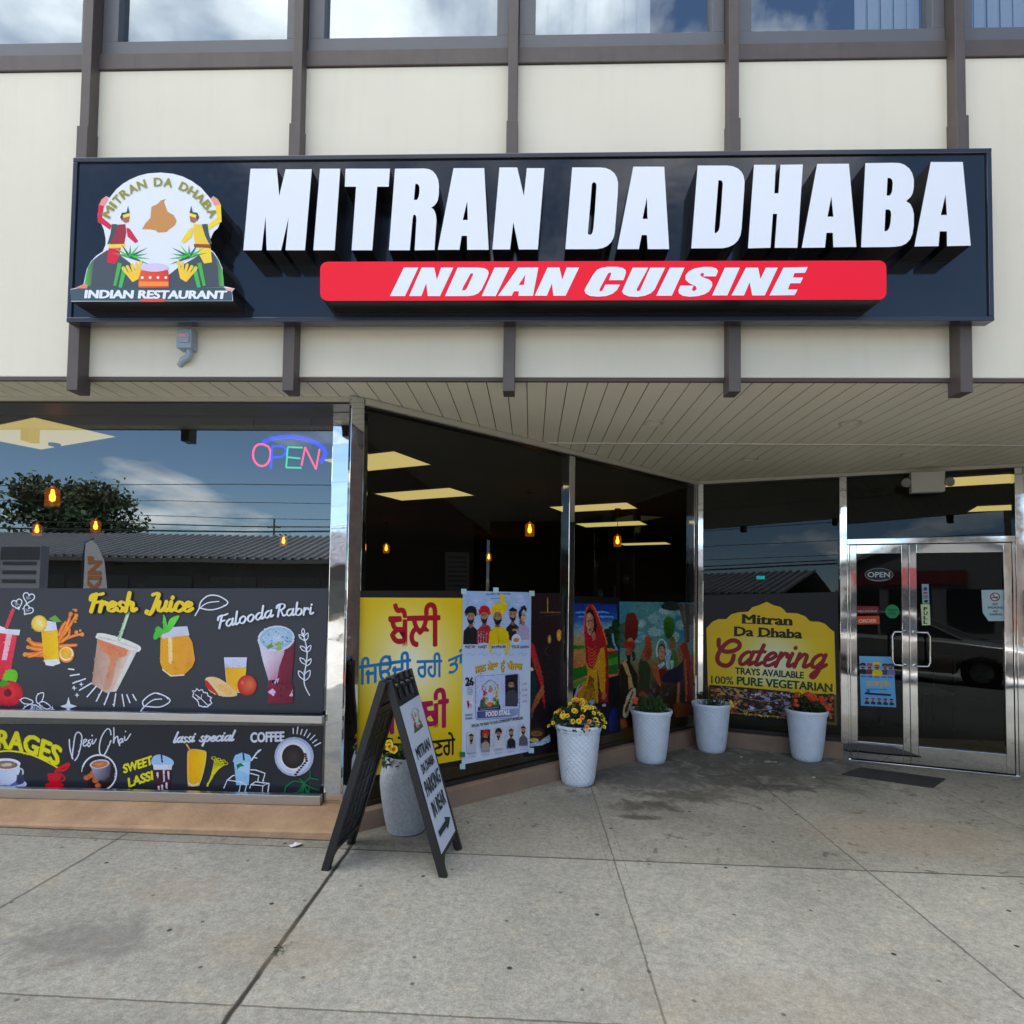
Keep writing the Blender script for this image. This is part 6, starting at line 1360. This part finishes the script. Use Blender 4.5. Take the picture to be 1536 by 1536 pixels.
# ------------------------------------------------------------------ inside: ceiling lights and hanging lamps
M_lum = mat('lit_diffuser', (.6, .55, .35), .6, emis=(1.0, .80, .31), estr=.66); M_lframe = mat('light_frame', (.25, .25, .24), .5)
LG = 'recessed ceiling lights in the restaurant'
WHERE = ['lit ceiling panel seen top left through the street window', 'lit ceiling panel seen through angled glass close to the corner post', 'long lit ceiling panel seen in the middle of the first angled pane', 'upper lit ceiling panel seen through second angled pane above its hanging lamp',
         'lower lit ceiling panel seen through second angled pane above its hanging lamp', 'lit ceiling panel seen behind the grey box over the door', 'lit ceiling panel cut off by the mullion right of the door transom', 'faint lit ceiling panel far back, low in second angled pane']
for i, (x, y) in enumerate(((-3.85, 1.15), (-1.33, 2.06), (-1.2, 3.86), (1.0, 4.84), (1.5, 6.72), (4.98, 2.62), (6.55, 4.45), (2.75, 10.4))):
    t = thing('ceiling_light', (x, y, 2.765), WHERE[i], 'ceiling light', LG, rz=math.radians(-24 if i < 5 else -25), world=False)
    L_, W2_ = (.42 if i == 1 else .55), .29
    b = MB(); b.box(-L_, L_, -W2_, W2_, -.004, -.001) ; b.build('diffuser', M_lum, t)
    b = MB()
    for q in ((-L_-.02, L_+.02, -W2_-.02, -W2_), (-L_-.02, L_+.02, W2_, W2_+.02), (-L_-.02, -L_, -W2_, W2_), (L_, L_+.02, -W2_, W2_)): b.box(*q, -.008, 0)
    b.build('light_frame', M_lframe, t)
M_amb = glass('amber_lamp_glass', (.85, .42, .10), .06, .3)
_N, _L = nodes(M_amb); _e = _N.new('ShaderNodeEmission'); _e.inputs[0].default_value = (1, .28, .03, 1); _e.inputs[1].default_value = .13
_a = _N.new('ShaderNodeAddShader'); _o = [n for n in _N if n.type == 'OUTPUT_MATERIAL'][0]; _m = [n for n in _N if n.type == 'MIX_SHADER'][0]
_L.new(_m.outputs[0], _a.inputs[0]); _L.new(_e.outputs[0], _a.inputs[1]); _L.new(_a.outputs[0], _o.inputs[0])   # glowing lamp shade
M_bulb = mat('glowing_bulb', (.8, .5, .2), .5, emis=(1.0, .50, .14), estr=9.0)
PENDL = ['hanging amber lamp in front of reflected tree, large and bright', 'hanging amber lamp low right of the reflected tree', 'small hanging amber lamp below the neon OPEN sign', 'tiny hanging amber lamp behind the reflected tree', 'hanging amber lamp alone in dark left part of the first angled pane',
         'hanging amber lamp just left of the chrome mullion between angled panes', 'hanging amber lamp in the second angled pane', 'small distant hanging amber lamp above the white event poster']
t0 = None
for i, (x, y) in enumerate(((-3.94, 1.43), (-5.24, 3.69), (-3.64, 5.49), (-6.39, 4.17), (-2.36, 6.72), (.12, 3.59), (1.35, 4.92), (-.73, 8.73))):
    if t0 is None:
        t0 = t = thing('pendant_lamp', (0, 0, 0), PENDL[0], 'lamp', 'hanging lamps in the restaurant', world=False)
        b = MB(); b.tube([(0, 0, 2.40), (0, 0, 2.755)], .004, 6); b.lathe([(.0, 2.762), (.045, 2.762), (.045, 2.742), (.0, 2.735)], 14); b.build('cord', M_dkalu, t)
        b = MB(); b.lathe([(.012, 2.40), (.02, 2.385), (.048, 2.365), (.054, 2.34), (.054, 2.225)], 20); b.build('lamp_shade', M_amb, t, smooth=True)
        b = MB(); b.lathe([(.0, 2.37), (.011, 2.365), (.014, 2.34), (.024, 2.305), (.021, 2.275), (.0, 2.26)], 12); b.build('bulb', M_bulb, t, smooth=True)
    else: t = copy_tree(t0); t['label'] = PENDL[i]
    t.location = (x, y, 0)
PB = w2(.16); q = [PB.at(*c) for c in ((1367, 708), (1418, 706), (1418, 737), (1367, 739))]
em = thing('emergency_light', tuple(q[3]), 'grey emergency light box with round lamp above the entrance door', 'emergency light')
b = MB(); b.prism(q, tuple(n2*.09)); b.build('box', mat('grey_plastic_box', (.42, .42, .40), .5), em, bevel=.006)
for u, v in ((1360, 724), (1425, 722.5)):
    c = PB.at(u, v); b = MB(); b.lathe([(.0, -.05), (.03, -.045), (.045, 0), (.035, .008), (.0, .004)], 16); o = b.build('lamp_head', mat('lamp_head_grey', (.2, .2, .2), .3), em, smooth=True)
    o.data.transform(Matrix.Translation(c) @ Matrix.Rotation(math.radians(90), 4, 'X'))
b = MB(M2); b.box(.66, .80, 5.0, 5.06, 1.88, 1.94); o = b.build('lit_indicator', mat('cyan_display', (.0, .3, .3), .5, emis=(.0, .65, .7), estr=.5)); tag(o, 'small glowing cyan display far inside the restaurant', 'display')
# a few tables and chairs in the dim dining room
M_tab = mat('dark_table_top', (.06, .04, .03), .35); M_leg = mat('black_furniture_metal', (.02, .02, .02), .4); M_seat = mat('brown_seat', (.10, .05, .03), .55)
def table(x, y, label):
    t = thing('dining_table', (x, y, gz(x)), label, 'table', 'dining tables inside', world=False)
    b = MB(); b.box(-.38, .38, -.38, .38, .72, .75); b.build('table_top', M_tab, t, bevel=.006)
    b = MB(); b.tube([(0, 0, .02), (0, 0, .72)], .03, 10); b.lathe([(.0, .03), (.22, .015), (.24, .0)], 20); b.build('pedestal', M_leg, t, smooth=True)
def chair(x, y, rz, label):
    t = thing('dining_chair', (x, y, gz(x)), label, 'chair', 'dining chairs inside', rz=rz, world=False)
    b = MB(); b.box(-.2, .2, -.2, .2, .43, .47); b.build('seat', M_seat, t, bevel=.01)
    b = MB(); b.box(-.2, .2, .18, .21, .55, .92); b.build('backrest', M_seat, t, bevel=.01)
    for sx in (-.18, .18):
        for sy in (-.18, .18):
            b = MB(); b.tube([(sx, sy, 0), (sx, sy, .43 if sy < 0 else .9)], .012, 6); b.build('leg', M_leg, t)
table(4.6, 4.3, 'square dark dining table behind the wide door leaf'); chair(4.05, 4.4, 1.57, 'dark dining chair left of the table behind the wide door leaf'); chair(5.2, 4.3, -1.57, 'dark dining chair right of the table behind the wide door leaf')

# ------------------------------------------------------------------ small things on the ground
b = MB(); c = [(2.918, 1.954), (3.213, 2.198), (3.803, 1.926), (3.522, 1.655)]
b.prism([(x, y, gz(x)+.003) for x, y in c], (0, 0, .012)); tag(b.build('door_mat', mat('black_rubber_mat', (.045, .043, .04), .9, var=.3, bump=.8, bscale=180), bevel=.004), 'thin black rubber door mat in front of the entrance', 'mat')
def scrap(name, label, cat, x, y, r, col, seed, n=9):
    f2 = random.Random(seed); b = MB(); P = []
    for i in range(n):
        a_ = 6.283*i/n; rr = r*f2.uniform(.55, 1.1); P.append((x+rr*math.cos(a_)*1.4, y+rr*math.sin(a_), gz(x)+.006+f2.uniform(0, .012)))
    cz_ = (x, y, gz(x)+.016); b.add([cz_]+P, [(0, 1+i, 1+(i+1) % n) for i in range(n)]); tag(b.build(name, mat(name+'_mat', col, .8)), label, cat)
scrap('paper_scrap', 'crumpled white paper scrap on pavement left of the A-frame sign', 'litter', -1.22, .03, .033, (.72, .71, .69), 1)
scrap('dry_leaf', 'pale dry leaf lying near the corner planter', 'leaf', 2.42, 2.28, .045, (.42, .38, .34), 2)
scrap('paper_bit', 'tiny white paper bit on the floor behind the mat', 'litter', 2.20, 2.42, .014, (.7, .7, .68), 3, 6)
scrap('bottle_cap', 'tiny pale cap lying on the floor in front of the door', 'litter', 2.62, 1.82, .012, (.6, .58, .5), 4, 8)
b = MB(); f2 = random.Random(9)
for i in range(40):
    a_ = f2.random()*6.283; x, y = -.885+f2.uniform(-.02, .02), -.98+f2.uniform(-.045, .045); s_ = f2.uniform(.008, .018)
    b.add([(x, y, gz(x)), (x+s_*math.cos(a_)+.004, y+s_*math.sin(a_), gz(x)+s_*.6), (x+s_*1.4*math.cos(a_), y+s_*1.4*math.sin(a_), gz(x)+s_*.5)], [(0, 1, 2)])
tag(b.build('weed', M_leaf), 'small green weed growing in the dark pavement joint', 'weed')

# ------------------------------------------------------------------ across the street (seen in the glass)
M_roof = mat('ribbed_metal_roof', (.17, .17, .18), .5, var=.12, vscale=.4); M_wall = mat('brown_shop_wall', (.055, .048, .044), .85, var=.2, vscale=1.2); M_dkg = mat('dark_shop_glass', (.015, .017, .02), .15)
sh = thing('strip_mall', (-26, -30, -.15), 'long low brown strip mall with ribbed grey metal roof across the street', 'building')
b = MB(); b.box(-52, -7.5, -40, -28, -.2, 3.3); b.build('wall', M_wall, sh)
b = MB(); x = -53.0
while x < -6.6:
    b.add([(x, -27.0, 3.30), (x+.28, -27.0, 3.30), (x+.33, -27.0, 3.42), (x+.45, -27.0, 3.42), (x+.50, -27.0, 3.30), (x, -34, 5.2), (x+.28, -34, 5.2), (x+.33, -34, 5.32), (x+.45, -34, 5.32), (x+.50, -34, 5.2)],
          [(0, 1, 6, 5), (1, 2, 7, 6), (2, 3, 8, 7), (3, 4, 9, 8)]); x += .50
b.add([(-53, -34, 5.2), (-6.6, -34, 5.2), (-6.6, -41, 3.3), (-53, -41, 3.3)], [(0, 1, 2, 3)]); b.build('roof', M_roof, sh)
b = MB(); b.box(-53, -6.6, -27.03, -26.98, 3.10, 3.32); b.build('gutter', mat('dark_gutter', (.05, .045, .045), .5), sh)
for i in range(12):
    b = MB(); x = -50+i*3.6; b.box(x, x+2.6, -27.99, -27.96, .5 if i % 3 else -.1, 2.4); b.build('shop_window', M_dkg, sh)
g = thing('gabled_shop', (3, -26, -.15), 'pale gabled shop with red fascia board across the street', 'building')
M_pale = mat('pale_siding', (.11, .11, .11), .8, var=.1)
b = MB(); b.prism([(-3.5, -25, -.2), (6.5, -25, -.2), (6.5, -25, 2.9), (1.5, -25, 5.0), (-3.5, -25, 2.9)], (0, -12, 0)); b.build('wall', M_pale, g)
b = MB(); b.prism([(1.5, -24.6, 5.25), (7.2, -24.6, 2.85), (7.2, -24.6, 2.65), (1.5, -24.6, 5.03), (-4.2, -24.6, 2.65), (-4.2, -24.6, 2.85)], (0, -13, 0)); b.build('roof', MATS['ribbed_metal_roof'], g)
b = MB(); b.box(-2.5, 2.2, -24.97, -24.85, 2.3, 2.95); b.build('fascia_board', mat('red_fascia', (.10, .008, .010), .5), g)
for x in (-3.0, -.9, 1.4, 3.8): b = MB(); b.box(x, x+1.7, -24.98, -24.93, .2, 2.1); b.build('shop_window', M_dkg, g)
M_crown = mat('tree_leaf', (.035, .065, .02), .6, var=.4, vscale=.8); M_bark = mat('tree_bark', (.08, .06, .045), .9, var=.2)
def tree(x, y, H, R, label, seed, n=2600):
    f2 = random.Random(seed); t = thing('street_tree', (x, y, -.1), label, 'tree', 'trees across the street', world=False)
    b = MB(); b.tube([(0, 0, 0), (.1, 0, H*.3), (0, .1, H*.55), (.1, 0, H*.8)], [.32, .25, .18, .06], 10)
    for i in range(9):
        a_ = i*.7+f2.random(); z = H*(.3+.05*i); L_ = R*f2.uniform(.5, .85); b.tube([(0, 0, z), (L_*.5*math.cos(a_), L_*.5*math.sin(a_), z+H*.08), (L_*math.cos(a_), L_*math.sin(a_), z+H*.2)], [.12, .08, .03], 6)
    b.build('trunk', M_bark, t, smooth=True)
    b = MB(); cl = []
    for i in range(60):
        a_ = f2.random()*6.283; zz = f2.random(); rr = R*math.sqrt(f2.random())*(1-.55*abs(zz-.4)); cl.append(Vector((rr*math.cos(a_), rr*math.sin(a_), H*(.33+.6*zz))))
    for i in range(n):
        c = f2.choice(cl)+Vector((f2.gauss(0, 1), f2.gauss(0, 1), f2.gauss(0, .8)))*R*.15
        d = Vector((f2.uniform(-1, 1), f2.uniform(-1, 1), f2.uniform(-1, 1))).normalized(); q = d.cross(Vector((f2.uniform(-1, 1), f2.uniform(-1, 1), f2.uniform(-1, 1)))).normalized(); s_ = R*.043*f2.uniform(.6, 1.5)
        b.add([c-d*s_, c+q*s_*.6, c+d*s_, c-q*s_*.6], [(0, 1, 2, 3)])
    b.build('crown', M_crown, t)
tree(-38.9, -45, 10.6, 4.9, 'broad dark tree rising behind the strip mall roof', 4, 15000)
tree(-24, -52, 7.0, 3.0, 'small tree top just showing over the strip mall roof', 5, 1400)
tree(15, -32, 9.5, 4.2, 'leafy tree standing beside the gabled shop', 6, 2600)
def pole(x, y, H, r, label):
    t = thing('utility_pole', (x, y, -.15), label, 'utility pole', 'utility poles across the street', world=False)
    b = MB(); b.tube([(0, 0, 0), (0, 0, H)], [r, r*.75], 10); b.build('shaft', mat('weathered_wood', (.10, .08, .065), .9, var=.2), t, smooth=True)
    b = MB(); b.box(-.6, .6, -.04, .04, H-.75, H-.67); b.build('crossarm', MATS['weathered_wood'], t)
    for q in (-.55, -.2, .2, .55):
        b = MB(); b.lathe([(.0, .0), (.04, 0), (.05, .06), (.03, .12), (0, .13)], 8, (q, 0, H-.65)); b.build('insulator', mat('grey_insulator', (.3, .3, .32), .3), t, smooth=True)
pole(-21.1, -44, 7.8, .10, 'slim wooden utility pole in front of the strip mall'); pole(4.2, -11, 8.2, .17, 'thick wooden utility pole across the road from the door'); pole(-42, -26, 7.6, .13, 'wooden utility pole at the far end of the strip mall')
for i, (z, r) in enumerate(((7.05, .02), (6.15, .016), (5.42, .016), (5.08, .03), (4.80, .045))):
    b = MB(); b.tube([(-70+q*4, -26-.05*i, z+.35*math.sin(q*.55+i)*.3) for q in range(36)], r, 5)
    tag(b.build('power_line', mat('black_cable', (.01, .01, .01), .6), smooth=True), ['topmost thin power line across the street', 'second thin power line from the top', 'middle power line across the street', 'thick cable second from the bottom', 'lowest and thickest cable across the street'][i], 'power line', 'power lines across the street')
ms = thing('monument_sign', (-14.3, -12, -.15), 'tall grey tenant directory sign by the road', 'sign')
b = MB(); b.box(-15.3, -14.9, -12.2, -11.8, -.15, 2.6); b.build('post', mat('sign_grey', (.28, .28, .30), .5), ms)
b = MB(); b.box(-14.895, -13.7, -12.15, -11.85, .3, 2.75); b.build('sign_panel', mat('directory_grey', (.20, .20, .23), .5), ms)
b = MB(); b.box(-14.87, -13.72, -11.848, -11.84, 2.35, 2.72)
for i in range(7): b.box(-14.8, -13.8, -11.848, -11.84, 2.2-i*.25, 2.3-i*.25)
b.build('directory_strip', mat('directory_dark', (.04, .04, .05), .5), ms)
ff = thing('feather_flag', (-10.0, -9.0, -.15), 'white feather flag with orange lettering DUNKIN on a pole by the road', 'flag')
b = MB(); b.tube([(-10.28, -9, -.15), (-10.28, -9, 1.0), (-10.3, -9, 2.2), (-10.25, -9, 2.62), (-10.05, -9, 2.72)], .015, 6); b.build('flag_pole', M_leg, ff)
b = MB(); P = [(-10.27, -9, .35), (-9.70, -9, .35), (-9.70, -9, 1.6), (-9.78, -9, 2.2), (-9.95, -9, 2.55), (-10.1, -9, 2.68), (-10.24, -9, 2.60)]; b.prism(P, (0, .008, 0)); b.build('flag_cloth', mat('white_flag_cloth', (.36, .35, .38), .8), ff)
vs, fs = text_tris("DUNKIN'", .05); x1 = max(v[0] for v in vs); b = MB()
b.add([(-10.14+(.69-y)*.42, -8.985, .45+(1-(x1-x)/x1)*1.85) for x, y in [(v[0], v[1]) for v in vs]], fs); b.build('lettering', mat('orange_flag_ink', (.34, .13, .04), .7), ff)

def car(x, y, col, label, flip=1):
    t = thing('parked_car', (x, y, gz(x)-.15), label, 'car', 'parked cars', rz=0 if flip > 0 else math.pi, world=False)
    mp = mat('car_paint_'+label.split()[0], col, .3, metal=.3, coat=.8)
    S = [(-2.2, .35), (-2.25, .62), (-2.1, .92), (-1.7, 1.0), (.75, .98), (1.7, .88), (2.1, .76), (2.25, .55), (2.2, .32), (1.75, .30), (1.65, .55), (1.35, .68), (1.05, .55), (.95, .28), (-.95, .28), (-1.05, .55), (-1.35, .68), (-1.65, .55), (-1.75, .30)]
    b = MB(); n = len(S)
    rows = [(-.88, .94), (-.80, 1.0), (.80, 1.0), (.88, .94)]
    vs = [(px*(1 if k in (1, 2) else .985), yy, .28+(pz-.28)*(1 if k in (1, 2) else .9)) for k, (yy, _) in enumerate(rows) for px, pz in S]
    fs = [(k*n+i, k*n+(i+1) % n, (k+1)*n+(i+1) % n, (k+1)*n+i) for k in range(3) for i in range(n)]
    L_ = [Vector((px, 0, pz)) for px, pz in S]
    for tr in tessellate_polygon([L_]): fs += [tuple(tr), tuple(3*n+i for i in reversed(tr))]
    b.add(vs, fs); b.build('body', mp, t, bevel=.02, smooth=True)
    G = [(-1.95, .97), (-1.45, 1.36), (-.5, 1.44), (.15, 1.40), (1.05, .95)]
    b = MB(); vs = [(px, sgn*(.80 if pz < 1.1 else .62), pz) for sgn in (-1, 1) for px, pz in G]
    b.add(vs, [(i, i+1, 5+i+1, 5+i) for i in range(4)]+[(0, 1, 2, 3, 4), (9, 8, 7, 6, 5)]); b.build('cabin_glass', mat('car_glass', (.02, .025, .03), .05), t, bevel=.02, smooth=True)
    b = MB(); b.add([(px, sgn*.60, pz+.012) for sgn in (-1, 1) for px, pz in G[1:4]], [(0, 1, 4, 3), (1, 2, 5, 4)])
    for sgn in (-1, 1):
        b.tube([(-1.95, sgn*.80, .98), (-1.45, sgn*.63, 1.36), (-.5, sgn*.62, 1.445), (.15, sgn*.63, 1.405), (1.05, sgn*.80, .96)], .028, 6); b.tube([(-.35, sgn*.80, .97), (-.42, sgn*.63, 1.43)], .03, 6)
    b.build('roof', mp, t, smooth=True)
    for px in (-1.35, 1.35):
        for sgn in (-1, 1):
            b = MB(); b.lathe([(.20, -.10), (.31, -.10), (.335, -.06), (.335, .06), (.31, .10), (.20, .10)], 24); w = b.build('wheel', mat('tyre_rubber', (.015, .015, .015), .8), t, smooth=True)
            w.data.transform(Matrix.Translation((px, sgn*.79, .335)) @ Matrix.Rotation(math.radians(90), 4, 'X'))
            b = MB(); b.lathe([(.0, .085), (.05, .09), (.19, .07), (.20, .03)], 20); r_ = b.build('rim', mat('alloy_rim', (.5, .5, .52), .3, metal=.9), w, smooth=True)
            r_.data.transform(Matrix.Translation((px, sgn*.79, .335)) @ Matrix.Rotation(math.radians(-90*sgn), 4, 'X'))
    for sgn in (-1, 1):
        b = MB(); b.box(2.02, 2.22, sgn*.60-.16, sgn*.60+.16, .60, .72); b.build('headlight', mat('headlight_glass', (.7, .7, .72), .1), t, bevel=.02)
        b = MB(); b.box(-2.24, -2.10, sgn*.62-.14, sgn*.62+.14, .70, .84); b.build('tail_light', mat('tail_light_red', (.4, .01, .01), .2), t, bevel=.02)
    b = MB(); b.box(2.18, 2.27, -.45, .45, .36, .50); b.build('grille', M_leg, t, bevel=.01)
    return t
car(2.5, -6.3, (.22, .22, .215), 'silver sedan parked at the kerb opposite the door'); car(9.5, -6.4, (.05, .07, .11), 'navy sedan parked at the kerb further right'); car(-22, -22, (.4, .04, .04), 'red sedan parked in front of the strip mall', -1)
